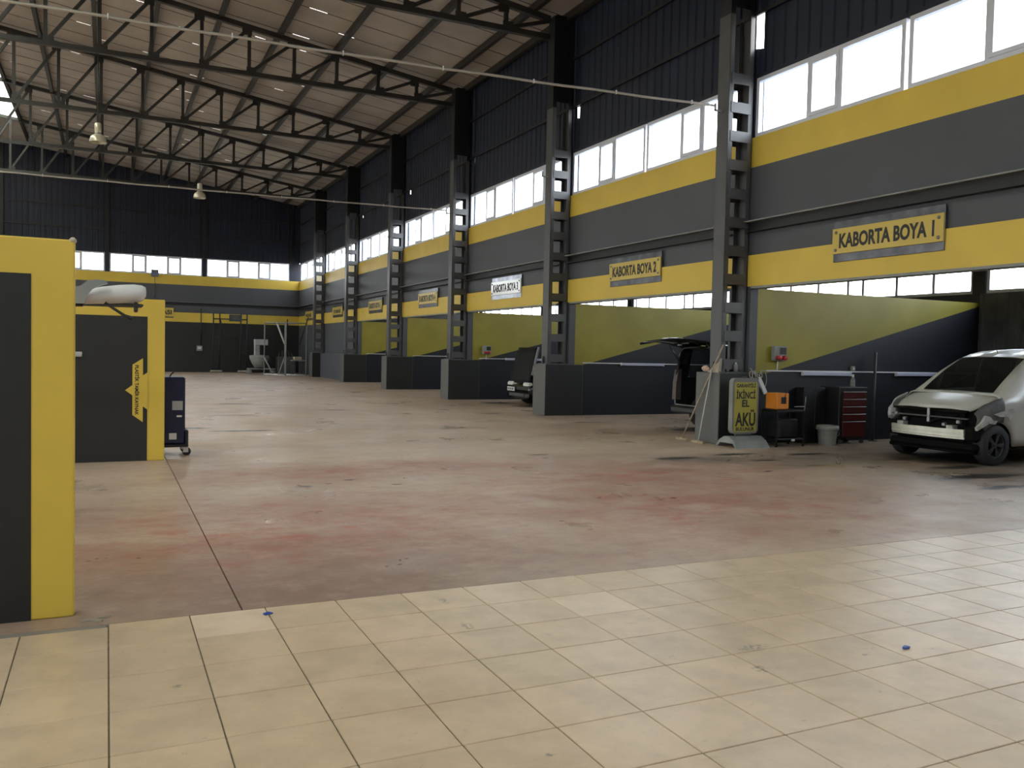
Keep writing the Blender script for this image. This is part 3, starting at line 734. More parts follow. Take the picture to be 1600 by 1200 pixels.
# storage rack behind the first partition with a bumper on top
t = thing('storage_rack', 'grey steel storage rack hidden behind the nearest partition', 'rack', (-1.35, 8.9, 0))
for sx in (-.9, .9):
    for sy in (-.25, .25): MB().box(sx-.02, sx+.02, sy-.02, sy+.02, 0, 1.93).build('post', DGREY, t)
for z in (.4, 1.15, 1.90): MB().box(-.92, .92, -.27, .27, z, z+.03).build('shelf', DGREY, t)
def bumper():
    t = thing('car_bumper', 'white car bumper lying above the second partition, lit from behind', 'car part', (0, 8.9, 1.935))
    # curved shell: sections along X
    st = [(-1.6, .00, .06, .10), (-1.2, .01, .08, .12), (-.75, .01, .09, .14), (-.22, .01, .10, .20), (-.15, .015, .125, .22), (-.05, .02, .155, .24), (.10, .03, .18, .22), (.22, .04, .19, .20), (.28, .06, .185, .17), (.31, .10, .17, .08)]
    vs = []; fs = []
    K = 9
    for (x, zb, zt, dp) in st:
        for k in range(K):
            a = math.pi*k/(K-1)
            vs.append((x, -.30-dp*math.sin(a)*.6, zb+(zt-zb)*(1-math.cos(a))/2))
    for i in range(len(st)-1):
        for k in range(K-1): fs.append((i*K+k, i*K+k+1, (i+1)*K+k+1, (i+1)*K+k))
    o = MB().add(vs, fs, 0, True).build('bumper_shell', WHTG, t); md = o.modifiers.new('s', 'SOLIDIFY'); md.thickness = .012
    MB().bevbox(-1.6, .3, -.33, -.0, .0, .025, .01).build('inner_liner', DGREY, t)
    MB().tube([(-.02, -.42, .02), (.05, -.43, -.03), (.14, -.44, -.09), (.20, -.44, -.115)], [.012, .012, .013, .022], 8).build('dangling_bracket', BLACK, t)
    MB().bevbox(.215, .25, -.44, -.36, -.055, .035, .008).build('mounting_tab', BLACK, t)
    v = []; f_ = []
    o2 = MB()
    pts = [(-.52, .0), (-.52, .12), (-.29, .135), (-.21, .155), (-.155, .205), (-.08, .215), (-.01, .21), (.0, .185), (-.06, .165), (-.12, .13), (-.165, .07), (-.18, .0)]
    o2.prism(pts, 'y', -.53, -.46); o2.build('wing_piece', mat('silver car paint', (.35, .38, .4), .2, metal=.4, noise=.1), t)
    MB().bevbox(-.5, -.19, -.5, -.33, -.02, .05, .01).build('under_tray', BLACK, t)
bumper()

# welding cart behind second partition
t = thing('welding_cart', 'dark blue machine on castors behind the second partition', 'machine', (.70, 13.3, 0))
MB().bevbox(-.32, .315, -.20, .30, .17, 1.13, .02).build('cabinet', BLUEP, t)
MB().bevbox(.14, .28, -.203, -.198, .66, .79, .001).build('sticker', LIGHTGREEN, t)
MB().bevbox(.20, .27, -.203, -.198, .56, .585, .001).build('sticker', WHTG, t)
MB().bevbox(.10, .20, -.203, -.198, .24, .33, .001).build('sticker', WHTG, t)
MB().bevbox(-.34, .36, -.22, .32, .13, .17, .01).bevbox(.315, .36, -.2, .3, .13, .37, .01).build('base_frame', BLACK, t)
MB().tube([(.12, 0, 1.13), (.13, -.01, 1.16), (.17, -.03, 1.20)], .01, 6).build('switch_lever', BLACK, t)
for dx, dy in ((.31, -.15), (.31, .25), (-.28, -.15), (-.28, .25)):
    c = MB().lathe([(0, -.02), (.055, -.02), (.06, -.01), (.06, .01), (.055, .02), (0, .02)], (dx+.03, dy, .061), 'y', 16).build('castor_wheel', RUB, t)
    MB().box(dx-.02, dx+.05, dy-.032, dy-.026, .05, .13).box(dx-.02, dx+.05, dy+.026, dy+.032, .05, .13).box(dx-.02, dx+.05, dy-.03, dy+.03, .12, .135).build('castor_fork', SILV, t)

# ------------------------------------------------------------------ battery pavement sign
t = thing('pavement_sign', 'yellow and black battery sign board on a grey rocking base', 'sign', (10.23, 12.02, 0))
def rrect(x0, x1, z0, z1, r, n=6):
    out = []
    for cx, cz, a0 in ((x1-r, z1-r, 0), (x0+r, z1-r, 90), (x0+r, z0+r, 180), (x1-r, z0+r, 270)):
        for k in range(n+1):
            a = math.radians(a0+90*k/n); out.append((cx+r*math.cos(a), cz+r*math.sin(a)))
    return out
MB().prism(rrect(-.34, .34, .235, 1.22, .09), 'y', -.05, .05).build('frame', mat('sign frame grey', (.20, .20, .19), .5), t)
MB().prism(rrect(-.29, .29, .27, 1.15, .03), 'y', -.056, -.05).build('board', mat('olive yellow board', (.42, .37, .055), .4), t)
MB().prism([(-.06, 1.22), (.06, 1.22), (.04, 1.245), (-.04, 1.245)], 'y', -.03, .03).build('handle', DGREY, t)
for txt, w_, h_, z in (('GARANTİLİ', .50, .085, 1.055), ('İKİNCİ', .50, .165, .855), ('EL', .19, .125, .71), ('AKÜ', .52, .30, .365), ('BULUNUR', .48, .065, .285)):
    link('lettering', text_mesh(txt, w_, h_, lambda u, v, d: (-w_/2+u, -.0565-d, z+v), .028, .002), t)
bs = MB()
prof = [(-.36, 0), (-.32, .0), (-.27, .06), (.27, .06), (.32, 0), (.36, 0), (.28, .13), (.12, .17), (-.12, .17), (-.28, .13)]
prof2 = [(-.30, 0), (-.24, 0), (-.17, .075), (.17, .075), (.24, 0), (.30, 0), (.2, .12), (.07, .19), (-.07, .19), (-.2, .12)]
bs.prism(prof2, 'x', -.42, .42)
bs.build('rocker_base', GREYP, t)
MB().box(-.2, .2, -.02, .02, .17, .24).build('base_bracket', DGREY, t)
# sloping flat skirt of the base
MB().add([(-.44, -.30, .0), (.44, -.30, .0), (.30, -.10, .19), (-.30, -.10, .19), (-.44, -.28, -.0), (.44, -.28, 0), (.30, -.06, .19), (-.30, -.06, .19)], [(0, 1, 2, 3), (7, 6, 5, 4), (0, 4, 5, 1), (1, 5, 6, 2), (2, 6, 7, 3), (3, 7, 4, 0)]).build('base_skirt', GREYP, t)
t.scale.x = .86

# brooms leaning on the first plinth
def broom(base, top, mat_h, label, head=.34):
    t = thing('broom', label, 'broom', base, group='brooms at the plinth')
    d = Vector(top)-Vector(base)
    MB().tube([(0, 0, .03), tuple(d)], .013, 8).build('handle', mat_h, t)
    MB().bevbox(-.035, .035, -head/2, head/2, .0, .045, .012).build('head', WOOD, t)
broom((9.84, 13.27, 0), (9.97, 12.31, 1.80), WOOD, 'long wooden broom leaning past the plinth edge, farther of the two')
broom((9.80, 12.72, 0), (9.925, 12.55, 1.38), WHT, 'shorter pale-handled broom leaning on the nearest plinth')
# things on top of the first plinth
def lump(name, label, cat, c, r, mt, seed=1):
    rr_ = random.Random(seed); vs = []; n, mseg = 8, 12
    for i in range(n+1):
        a = math.pi*i/n
        for k in range(mseg):
            b_ = 2*math.pi*k/mseg; q = 1+rr_.uniform(-.22, .22)
            vs.append((c[0]+r[0]*q*math.sin(a)*math.cos(b_), c[1]+r[1]*q*math.sin(a)*math.sin(b_), c[2]+max(-r[2], r[2]*q*math.cos(a))))
    fs = [(i*mseg+k, (i+1)*mseg+k, (i+1)*mseg+(k+1) % mseg, i*mseg+(k+1) % mseg) for i in range(n) for k in range(mseg)]
    o = MB().add(vs, fs, 0, True).build(name, mt); md = o.modifiers.new('s', 'SUBSURF'); md.levels = 1; md.render_levels = 1
    return tag(o, label, cat)
lump('cloth_rag', 'pinkish crumpled rag on top of the nearest plinth', 'rag', (10.02, 12.85, 1.36), (.04, .11, .06), PINK, 3)
o = MB().add([(9.96, 12.42, 1.30), (9.96, 12.72, 1.30), (9.99, 12.60, 1.40), (9.99, 12.44, 1.50), (9.985, 12.40, 1.56), (10.03, 12.42, 1.30), (10.03, 12.72, 1.30), (10.03, 12.60, 1.40), (10.03, 12.44, 1.50), (10.03, 12.40, 1.56)],
    [(0, 1, 2, 3, 4), (9, 8, 7, 6, 5), (0, 5, 6, 1), (1, 6, 7, 2), (2, 7, 8, 3), (3, 8, 9, 4), (4, 9, 5, 0)]).build('cardboard_scrap', CARD)
tag(o, 'torn beige cardboard propped on the nearest plinth against the column', 'cardboard')
t = thing('spray_can', 'small grey can on top of the nearest plinth', 'can', (10.36, 12.42, 1.3185))
MB().lathe([(0, 0), (.035, 0), (.035, .12), (.028, .14), (.02, .145), (0, .145)], seg=16).build('body', GREYP, t)
MB().lathe([(.015, .145), (.015, .17), (0, .17)], seg=12).build('cap', WHTG, t)
pts = []
for i in range(60):
    a = i/59; pts.append((10.60+.22*a+.05*math.sin(a*22), C1-.05-.04*math.cos(a*20)*a, 1.32-.26*a*(1-a)+.07*math.cos(a*24)))
t = thing('cable_coil', 'tangled pale cable hanging over plinth edge behind the battery sign', 'cable', (0, 0, 0))
MB().tube(pts, .010, 6).build('cable', CABLE, t)
lp = [(10.92+.09*math.cos(a), C1-.03, 1.18+.17*math.sin(a)) for a in [2*math.pi*i/24 for i in range(25)]]
MB().tube(lp, .009, 6).build('cable_loop', CABLE, t)
o = MB().bar((10.82, C1-.03, 1.22), (10.98, C1-.05, .93), .07, .04, up=(0, 1, 0)).build('power_strip', WHTG, t)

# ------------------------------------------------------------------ workshop things along the first bay wall
t = thing('machine_stand', 'low black wheeled stand under the orange machine', 'stand', (11.08, 11.95, 0))
MB().bevbox(-.32, .34, -.2, .2, .62, .66, .01).build('top_shelf', BLACK, t)
MB().bevbox(-.32, .34, -.2, .2, .12, .15, .01).build('bottom_shelf', BLACK, t)
for sx in (-.30, .32):
    for sy in (-.18, .18): MB().box(sx-.015, sx+.015, sy-.015, sy+.015, .0, .62).build('leg', BLACK, t)
MB().bevbox(-.22, .24, -.15, .15, .15, .5, .03).build('stored_case', BLACK, t)
MB().tube([(.34, -.18, .66), (.36, -.18, .9)], .01, 6).tube([(.10, -.18, .72), (.34, -.18, .72)], .01, 6).build('rail', GREYP, t)
MB().bevbox(.02, .09, -.23, -.2, .1, .14, .005).build('label_tag', WHTG, t)
t = thing('orange_machine', 'orange box machine with black square opening', 'machine', (10.93, 11.93, .672))
MB().bevbox(-.155, .13, -.15, .15, 0, .29, .015).build('housing', ORNG, t)
MB().bevbox(-.06, .06, -.156, -.15, .10, .22, .003).build('opening', BLACK, t)
MB().tube([(.02, -.155, .2), (.04, -.165, .3), (.04, -.16, .4)], .006, 6).build('hose', BLACK, t)
t = thing('bucket', 'grey plastic bucket on floor beside the red tool chest', 'bucket', (12.12, 11.9, 0))
MB().lathe([(0, .005), (.15, 0), (.155, .01), (.185, .34), (.19, .36), (.18, .36), (.176, .34), (.145, .02), (0, .02)], seg=28).build('body', BUCK, t)
MB().lathe([(.188, .27), (.205, .28), (.205, .345), (.193, .35)], seg=28).build('rim_band', BUCK, t)
MB().tube([(-.2, 0, .30), (-.17, -.13, .20), (0, -.215, .16), (.17, -.13, .20), (.2, 0, .30)], .005, 6).build('handle', GREYP, t)
t = thing('tool_chest', 'red and black roller tool chest with pale drawer edges', 'tool chest', (12.72, 12.05, 0))
MB().bevbox(-.38, .34, -.20, .28, .10, 1.07, .01).build('cabinet', BLACK, t)
for i, (z0, z1) in enumerate(((.86, .99), (.72, .85), (.58, .71), (.44, .57), (.14, .43))):
    d = MB().bevbox(-.30, .285, -.222, -.20, z0, z1, .005).build('drawer', RED, t)
    MB().bevbox(-.30, .285, -.236, -.222, z1-.018, z1-.006, .003).build('handle', ALUD, d)
for sx in (-.3, .27):
    for sy in (-.15, .22): MB().lathe([(0, -.018), (.048, -.018), (.048, .018), (0, .018)], (sx, sy, .049), 'y', 14).build('castor_wheel', DGREY, t)
    MB().box(sx-.02, sx+.02, -.17, .24, .09, .11).build('castor_plate', BLACK, t)
t = thing('spray_bottle', 'small pale bottle standing on the red tool chest', 'bottle', (12.88, 12.05, 1.072))
MB().lathe([(0, 0), (.04, 0), (.043, .02), (.043, .12), (.025, .16), (.018, .19), (0, .19)], seg=16).build('body', GREYP, t)
MB().lathe([(.02, .18), (.02, .23), (0, .235)], seg=12).build('cap', WHTG, t)
t = thing('black_cabinet', 'low black cabinet between the bucket and red tool chest', 'cabinet', (12.03, 12.24, 0))
MB().bevbox(-.26, .28, -.08, .14, 0, 1.05, .01).build('body', BLACK, t)
MB().bevbox(-.25, .005, -.092, -.08, .06, 1.0, .004).build('door', BLACK, t); MB().bevbox(.01, .27, -.092, -.08, .06, 1.0, .004).build('door', BLACK, t)
t = thing('steel_pole', 'thin dark steel pole standing beside the red tool chest', 'pole', (13.62, 12.2, 0))
MB().tube([(0, 0, 0.01), (0, 0, 1.74)], .028, 10).build('shaft', DGREY, t); MB().lathe([(0, 0), (.09, 0), (.09, .012), (0, .012)], seg=16).build('foot', DGREY, t)
t = thing('wall_switch', 'small grey switch box on the bay wall above tube lamp', 'switch', (13.21, C1+.04, 1.40))
MB().bevbox(-.05, .05, -.05, 0, -.04, .06, .008).build('housing', GREYP, t); MB().bevbox(-.02, .02, -.058, -.05, -.01, .03, .003).build('rocker', WHTG, t)
t = thing('floor_ring', 'small steel ring standing on yellow paint on floor', 'ring', (10.05, 9.62, 0))
MB().tube([(.055*math.cos(a), 0, .055+.055*math.sin(a)) for a in [2*math.pi*i/20 for i in range(21)]], .007, 6, cap=False).build('ring', ALUD, t)
MB().lathe([(0, 0), (.03, 0), (.025, .01), (0, .01)], seg=12).build('anchor_plate', ALUD, t)
BLUS = mat('blue plastic scrap', (.03, .08, .35), .4)
for (x, y, lab) in ((.87, 5.20, 'tiny blue plastic scrap on tile at the concrete edge'), (4.02, 3.32, 'tiny blue plastic scrap on the tiles at lower right')):
    o = MB().bevbox(-.025, .02, -.012, .012, 0, .012, .004).bevbox(-.005, .03, -.02, .004, 0, .008, .003).build('plastic_scrap', BLUS); o.location = (x, y, 0); o.rotation_euler.z = .5; tag(o, lab, 'litter')
o = MB().bar((-.13, 5.42, .006), (.02, 5.47, .008), .012, .01).bar((-.1, 5.45, .006), (-.02, 5.40, .006), .02, .01).build('wood_splinter', CARD); tag(o, 'pale splinters on floor at foot of the nearest partition', 'litter')

# ------------------------------------------------------------------ cars
def interp(tab, x):
    if x <= tab[0][0]: return tab[0][1]
    for (a, b_), (c, d) in zip(tab, tab[1:]):
        if x <= c: return b_+(d-b_)*(x-a)/(c-a)
    return tab[-1][1]
def smooth_tab(tab, n=3):
    return tab
def car_shell(L, top, belt, roofw, beltw, sill, wheels, wr_, x0=0, step=.06, gl=None):
    """returns stations -> (body MB, window MB). Half profile: sill, lower side, belt, upper side(glass), roof edge, roof centre"""
    body, glass = MB(), MB(); st = []
    x = x0
    while x < L+1e-6: st.append(x); x += step
    if st[-1] < L-1e-3: st.append(L)
    K = None; rows = []
    for x in st:
        zt = interp(top, x); zb = min(interp(belt, x), zt-.012); wb_ = interp(beltw, x); wt = interp(roofw, x); zs = interp(sill, x)
        for wx in wheels:
            d = abs(x-wx)
            if d < wr_: zs = max(zs, math.sqrt(wr_*wr_-d*d)+.31)
        zs = min(zs, zb-.05)
        prof = [(wb_-.05, zs), (wb_-.005, zs+(zb-zs)*.18), (wb_+.012, zs+(zb-zs)*.45), (wb_+.008, zs+(zb-zs)*.8), (wb_-.012, zb)]
        h = zt-zb
        prof += [(wb_-.03+(wt-wb_)*.08, zb+h*.08), (wb_+(wt-wb_)*.75, zb+h*.70), (wt-.02, zb+h*.88), (wt*.82, zb+h*.965), (wt*.45, zb+h*.995), (0, zt)]
        rows.append(prof); K = len(prof)
    for sgn in (1, -1):
        vs = [(x, sgn*p[0], p[1]) for x, pr in zip(st, rows) for p in pr]
        bf, gf = [], []
        for i in range(len(st)-1):
            for k in range(K-1):
                q = (i*K+k, i*K+k+1, (i+1)*K+k+1, (i+1)*K+k)
                if sgn < 0: q = q[::-1]
                (gf if gl and gl((st[i]+st[i+1])/2, k) else bf).append(q)
        body.add(vs, bf, 0, True); glass.add(vs, gf, 0, True)
    return body, glass, st, rows
def wheel(parent, x, y, side, r=.315, rimm=RIMD, w=.2):
    """side -1: outer face towards -y"""
    o = MB().lathe([(r*.62, -w/2), (r*.93, -w/2), (r, -w*.36), (r, w*.36), (r*.93, w/2), (r*.62, w/2)], (x, y, r), 'y', 40).build('tyre', RUB, parent)
    rim = MB().lathe([(r*.62, -w*.42*1), (r*.60, -w*.46), (r*.57, -w*.40), (r*.55, w*.4)], (x, y, r), 'y', 40)
    if side > 0: rim = MB().lathe([(r*.62, w*.42), (r*.60, w*.46), (r*.57, w*.40), (r*.55, -w*.4)], (x, y, r), 'y', 40)
    yo = y+side*w*.36
    rim.lathe([(0, 0), (r*.14, 0), (r*.16, -side*.03)], (x, yo, r), 'y', 16)
    for k in range(10):
        a = 2*math.pi*(k//2)/5+(.12 if k % 2 else -.12)
        rim.bar((x+.12*r*math.cos(a), yo, r+.12*r*math.sin(a)), (x+.58*r*math.cos(a), yo+side*.008, r+.58*r*math.sin(a)), .022, .02, up=(0, 1, 0))
    rim.build('wheel_rim', rimm, o)
    MB().lathe([(0, 0), (r*.45, 0), (r*.45, .02)], (x, y, r), 'y', 24).build('brake_disc', DENG, o)
def fix_bm(o, t=.01, sub=0):
    if t: md = o.modifiers.new('solid', 'SOLIDIFY'); md.thickness = t; md.offset = -1
# ---- white MPV (local x = rearwards, y = width; world: +X, front at X=11.9)
t = thing('white_car', 'white passenger van without front bumper, parked nose out in the nearest bay', 'car', (11.83, 9.62, 0), 0)
L = 4.35
top = [(.10, .90), (.3, .98), (.60, 1.07), (.78, 1.12), (1.0, 1.29), (1.3, 1.50), (1.6, 1.68), (1.8, 1.75), (2.1, 1.81), (2.6, 1.84), (3.6, 1.82), (4.1, 1.76), (4.25, 1.5), (4.35, 1.0)]
belt = [(.10, .86), (.4, .95), (.8, 1.03), (1.3, 1.06), (3.0, 1.10), (4.2, 1.12), (4.35, .9)]
beltw = [(.10, .80), (.3, .86), (.6, .89), (1.2, .90), (3.6, .90), (4.35, .84)]
roofw = [(.10, .72), (.5, .76), (.8, .78), (1.2, .74), (1.7, .68), (2.2, .67), (3.8, .67), (4.35, .66)]
sill = [(.10, .62), (.3, .62), (.5, .3), (.9, .28), (4.35, .34)]
def glw(x, k):
    if .80 < x < 1.62 and k >= 8: return 'w'           # windscreen
    if 1.42 < x < 2.35 and k in (5, 6): return 's'
    if 2.43 < x < 3.3 and k in (5, 6): return 's'
    if 3.38 < x < 4.0 and k in (5, 6): return 's'
    return None
body, glass, st, rows = car_shell(L, top, belt, roofw, beltw, sill, [.62, 3.32], .355, x0=.66, gl=glw, step=.04)
o = body.build('body_shell', WHT, t); fix_bm(o, .012)
glass.build('window_glass', CGLASS, t)
def top_c(x): return interp(top, x)
# bonnet
vs = []; nx, ny = 12, 16
for i in range(nx+1):
    for j in range(ny+1):
        yy = -1+2*j/ny; x_ = .06+.72*i/nx; hw = interp([(.0, .66), (.3, .76), (.8, .80)], x_)
        xf = x_+.16*(abs(yy)**2.2)*(1-i/nx); z_ = interp(top, x_+.02)-.03-.05*abs(yy)**3+.012*(1-abs(yy))*(1-i/nx)-(.045 if i == 0 else 0)*(1-abs(yy))
        vs.append((xf, hw*yy, z_+.02))
fs = [(i*(ny+1)+j, (i+1)*(ny+1)+j, (i+1)*(ny+1)+j+1, i*(ny+1)+j+1) for i in range(nx) for j in range(ny)]
o = MB().add(vs, fs, 0, True).build('bonnet', WHT, t); md = o.modifiers.new('s', 'SOLIDIFY'); md.thickness = .02; md.offset = -1
# near fender in primer, far fender white
for sgn, mt in ((-1, PRIM), (1, WHT)):
    vs = []; fs = []; K = 6; xs = [.18+.05*i for i in range(11)]
    for x_ in xs:
        za = .62; d = abs(x_-.62)
        if d < .36: za = max(.5, math.sqrt(.36*.36-d*d)+.31)
        zt = interp([(.18, .80), (.3, .93), (.5, 1.0), (.72, 1.06)], x_); za = min(max(za, .60 if x_ < .3 else .3), zt-.06)
        for k in range(K):
            a = k/(K-1); vs.append((x_, sgn*(interp([(.18, .80), (.4, .87), (.8, .90)], x_)+.02*math.sin(math.pi*a)-.09*max(0, a-.75)*4*.35), za+(zt-za)*a))
    for i in range(len(xs)-1):
        for k in range(K-1): fs.append((i*K+k, i*K+k+1, (i+1)*K+k+1, (i+1)*K+k) if sgn < 0 else ((i+1)*K+k, (i+1)*K+k+1, i*K+k+1, i*K+k))
    o = MB().add(vs, fs, 0, True).build('front_fender', mt, t); o['label'] = 'grey primed fender' if sgn < 0 else 'white fender'; md = o.modifiers.new('s', 'SOLIDIFY'); md.thickness = .012
# torn fender liner, white-grey
MB().prism([(.08, .60), (.20, .68), (.28, .78), (.38, .76), (.46, .70), (.55, .70), (.50, .64), (.36, .66), (.22, .60), (.10, .55)], 'y', -.90, -.86).build('torn_bracket', PRIM2, t)
MB().prism([(.42, .80), (.62, .84), (.86, .88), (.90, .82), (.8, .70), (.72, .76), (.55, .76)], 'y', -.935, -.915).build('filler_patch', PRIM2, t)
# front structure
MB().bevbox(.30, .62, -.74, .74, .30, .86, .03).build('engine_block', DENG, t)
MB().bevbox(.20, .26, -.60, .60, .34, .80, .01).build('radiator', MATB, t)
for i in range(9): MB().box(.192, .20, -.58, .58, .38+.045*i, .385+.045*i).build('radiator_fin', DENG, t)
MB().bevbox(.14, .20, -.68, .70, .80, .84, .01).build('upper_crossmember', DENG, t)
MB().bevbox(.12, .15, -.03, .02, .62, .86, .005).bevbox(.12, .15, -.13, .11, .855, .87, .004).build('bonnet_latch', ALUD, t)
vs = []
o = MB()
def beam(z0, z1, x_):
    n = 14; v = []
    for i in range(n+1):
        yy = -.66+1.34*i/n; xx = x_+.07*(abs(yy-.01)/.67)**2.5
        v += [(xx, yy, z0), (xx, yy, z1), (xx+.05, yy, z1), (xx+.05, yy, z0)]
    f_ = [(4*i+k, 4*i+(k+1) % 4, 4*i+4+(k+1) % 4, 4*i+4+k) for i in range(n) for k in range(4)]+[(0, 1, 2, 3)[::-1], (4*n, 4*n+1, 4*n+2, 4*n+3)]
    o.add(v, f_)
beam(.485, .545, .03); beam(.425, .475, .035); beam(.47, .49, .045); beam(.395, .42, .05)
o.build('bumper_beam', ALU, t)
MB().tube([(.18, -.5, .76), (.14, -.3, .72), (.15, -.1, .66), (.17, 0, .60)], .018, 8).build('coolant_hose', DENG, t)
MB().tube([(.18, .55, .70), (.13, .35, .74), (.15, .18, .70)], .015, 8).build('coolant_hose', DENG, t)
for yy, zz in ((-.55, .66), (.44, .64), (.60, .72), (-.30, .60)): MB().bevbox(.10, .17, yy-.03, yy+.03, zz-.03, zz+.03, .01).build('bracket', ALUD, t)
MB().bevbox(.12, .16, -.70, .70, .70, .725, .005).build('lower_crossmember', DGREY, t)
for yy in (-.42, .50): MB().bevbox(.08, .34, yy-.06, yy+.06, .40, .60, .01).build('crash_can', PRIM2, t)
MB().bevbox(.10, .3, -.84, .72, .22, .33, .03).bevbox(.16, .5, -.80, .78, .17, .23, .02).build('under_lip', MATB, t)
MB().bevbox(.16, .40, .70, .86, .62, .84, .05).build('headlamp', mat('headlamp glass', (.35, .37, .38), .1, noise=.2), t)
MB().bevbox(.14, .30, -.84, -.62, .36, .60, .04).build('air_duct', MATB, t); MB().bevbox(.16, .3, .62, .82, .36, .6, .04).build('air_duct', MATB, t)
wheel(t, .55, -.80, -1); wheel(t, .62, .80, 1); wheel(t, 3.32, -.80, -1); wheel(t, 3.32, .80, 1)
MB().bevbox(.72, 4.2, -.78, .78, .22, .32, .02).build('underbody', BLACK, t)
MB().tube([(1.72, -.02, 1.75), (1.66, -.03, 1.86), (1.62, -.03, 2.0)][:2]+[(1.60, -.04, 1.98)], .006, 6).build('aerial', BLACK, t)
MB().bar((1.40, -.93, 1.02), (1.40, -.93, .35), .004, .012).bar((2.40, -.925, 1.06), (2.40, -.925, .33), .004, .012).build('door_seam', BLACK, t)
for yy in (-.38, .38):
    s_ = MB().bevbox(2.0, 2.16, yy-.23, yy+.23, .5, 1.22, .05).bevbox(1.6, 2.1, yy-.23, yy+.23, .42, .58, .05).build('seat', BLACK, t)
    MB().bevbox(2.05, 2.14, yy-.12, yy+.12, 1.24, 1.42, .04).build('headrest', BLACK, s_)
MB().bevbox(1.0, 1.38, -.74, .74, .7, 1.02, .06).build('dashboard', BLACK, t)
MB().bar((.86, .30, 1.165), (1.22, .02, 1.42), .012, .008).build('wiper', DGREY, t)
m_ = MB().bevbox(1.38, 1.5, -1.09, -.92, 1.06, 1.24, .03).build('wing_mirror', WHT, t)

# ---- black van with raised tailgate (local x=inwards)
t = thing('black_van', 'black van with raised tailgate, half hidden behind the nearest column', 'car', (11.36, 14.8, 0), 0)
top = [(0, 1.80), (.3, 1.84), (2.6, 1.84), (3.2, 1.5), (3.5, 1.18), (4.2, 1.0), (4.45, .8)]
belt = [(0, 1.08), (3.2, 1.06), (4.45, .75)]
beltw = [(0, .86), (.4, .90), (3.6, .90), (4.45, .78)]
roofw = [(0, .70), (3.0, .68), (4.45, .66)]
sill = [(0, .42), (.3, .34), (4.45, .34)]
def glv(x, k):
    if k in (5, 6) and (.35 < x < 1.3 or 1.4 < x < 2.2 or 2.3 < x < 3.0): return 's'
    if k >= 8 and 2.75 < x < 3.42: return 'w'
body, glass, st, rows = car_shell(4.45, top, belt, roofw, beltw, sill, [.75, 3.6], .355, x0=0, gl=glv, step=.08)
o = body.build('body_shell', CARB, t); fix_bm(o, .05)
glass.build('window_glass', CGLASS, t)
v = []
# tailgate raised: hinged at roof rear edge, pointing outwards and slightly up
tg = []
n = 10
for i in range(n+1):
    a = i/n; xx = .05-1.16*a; zz = 1.83+.14*math.sin(a*math.pi*.75)-.06*a
    hw = .72-.12*a**2
    tg += [(xx, -hw, zz-.02), (xx, 0, zz+.035), (xx, hw, zz-.02)]
fs = [(3*i+k, 3*i+k+1, 3*i+4+k, 3*i+3+k) for i in range(n) for k in range(2)]
o = MB().add(tg, fs, 0, True).build('tailgate', CARB, t); md = o.modifiers.new('s', 'SOLIDIFY'); md.thickness = .05
MB().box(-.62, -.5, -.3, -.2, 1.84, 1.86).bevbox(-.5, -.44, .02, .1, 1.80, 1.83, .005).build('tailgate_latch', WHTG, o)
for sg in (-1, 1): MB().tube([(.05, sg*.72, 1.42), (-.35, sg*.66, 1.86)], .012, 6).build('gas_strut', BLACK, t)
MB().bevbox(-.10, .16, -.86, .86, .34, .50, .04).build('rear_bumper', BLACK, t)
MB().bevbox(0.0, .04, -.80, .80, .50, .53, .01).build('sill_trim', ALUD, t)
for sg in (-1, 1): MB().prism([(-.04, .62), (.10, .62), (.10, 1.30), (.02, 1.28), (-.03, 1.0)], 'y', sg*.80-.06, sg*.80+.07).build('tail_lamp', mat('smoked lamp', (.10, .08, .08), .2), t)
MB().bevbox(.9, 1.0, -.66, .66, .5, 1.35, .06).build('rear_seat', DGREY, t)
MB().bevbox(.02, 3.0, -.80, .80, .34, .46, .01).build('load_floor', BLACK, t)
wheel(t, .75, -.80, -1); wheel(t, .75, .80, 1); wheel(t, 3.6, -.8, -1); wheel(t, 3.6, .8, 1)

# ---- black car with raised bonnet
t = thing('black_car', 'black car with raised bonnet beside the second plinth', 'car', (11.12, 23.15, 0), 0)
top = [(0, .56), (.12, .62), (.3, .70), (1.05, .95), (1.3, 1.06), (1.9, 1.38), (2.4, 1.42), (3.3, 1.36), (3.9, 1.0), (4.2, .9)]
belt = [(0, .58), (.3, .74), (1.1, .88), (3.9, .92), (4.2, .8)]
beltw = [(0, .70), (.2, .80), (.6, .84), (3.8, .84), (4.2, .74)]
roofw = [(0, .64), (.3, .74), (1.1, .74), (1.9, .58), (3.2, .58), (4.2, .6)]
sill = [(0, .3), (.3, .25), (4.2, .28)]
def glc(x, k):
    if k in (5, 6) and (1.6 < x < 2.4 or 2.5 < x < 3.3): return 's'
    if k >= 8 and 1.15 < x < 1.85: return 'w'
    if .3 < x < 1.02 and k >= 8: return 'open'
def split_body(L_, tp, bl, rw, bw, sl, wh, glf, x0, step):
    return car_shell(L_, tp, bl, rw, bw, sl, wh, .34, x0=x0, gl=glf, step=step)
op = lambda x, k: (glc(x, k) is not None)
body, glass, st, rows = split_body(4.2, top, belt, roofw, beltw, sill, [.75, 3.3], op, 0, .06)
o = body.build('body_shell', CARB, t); fix_bm(o, .015)
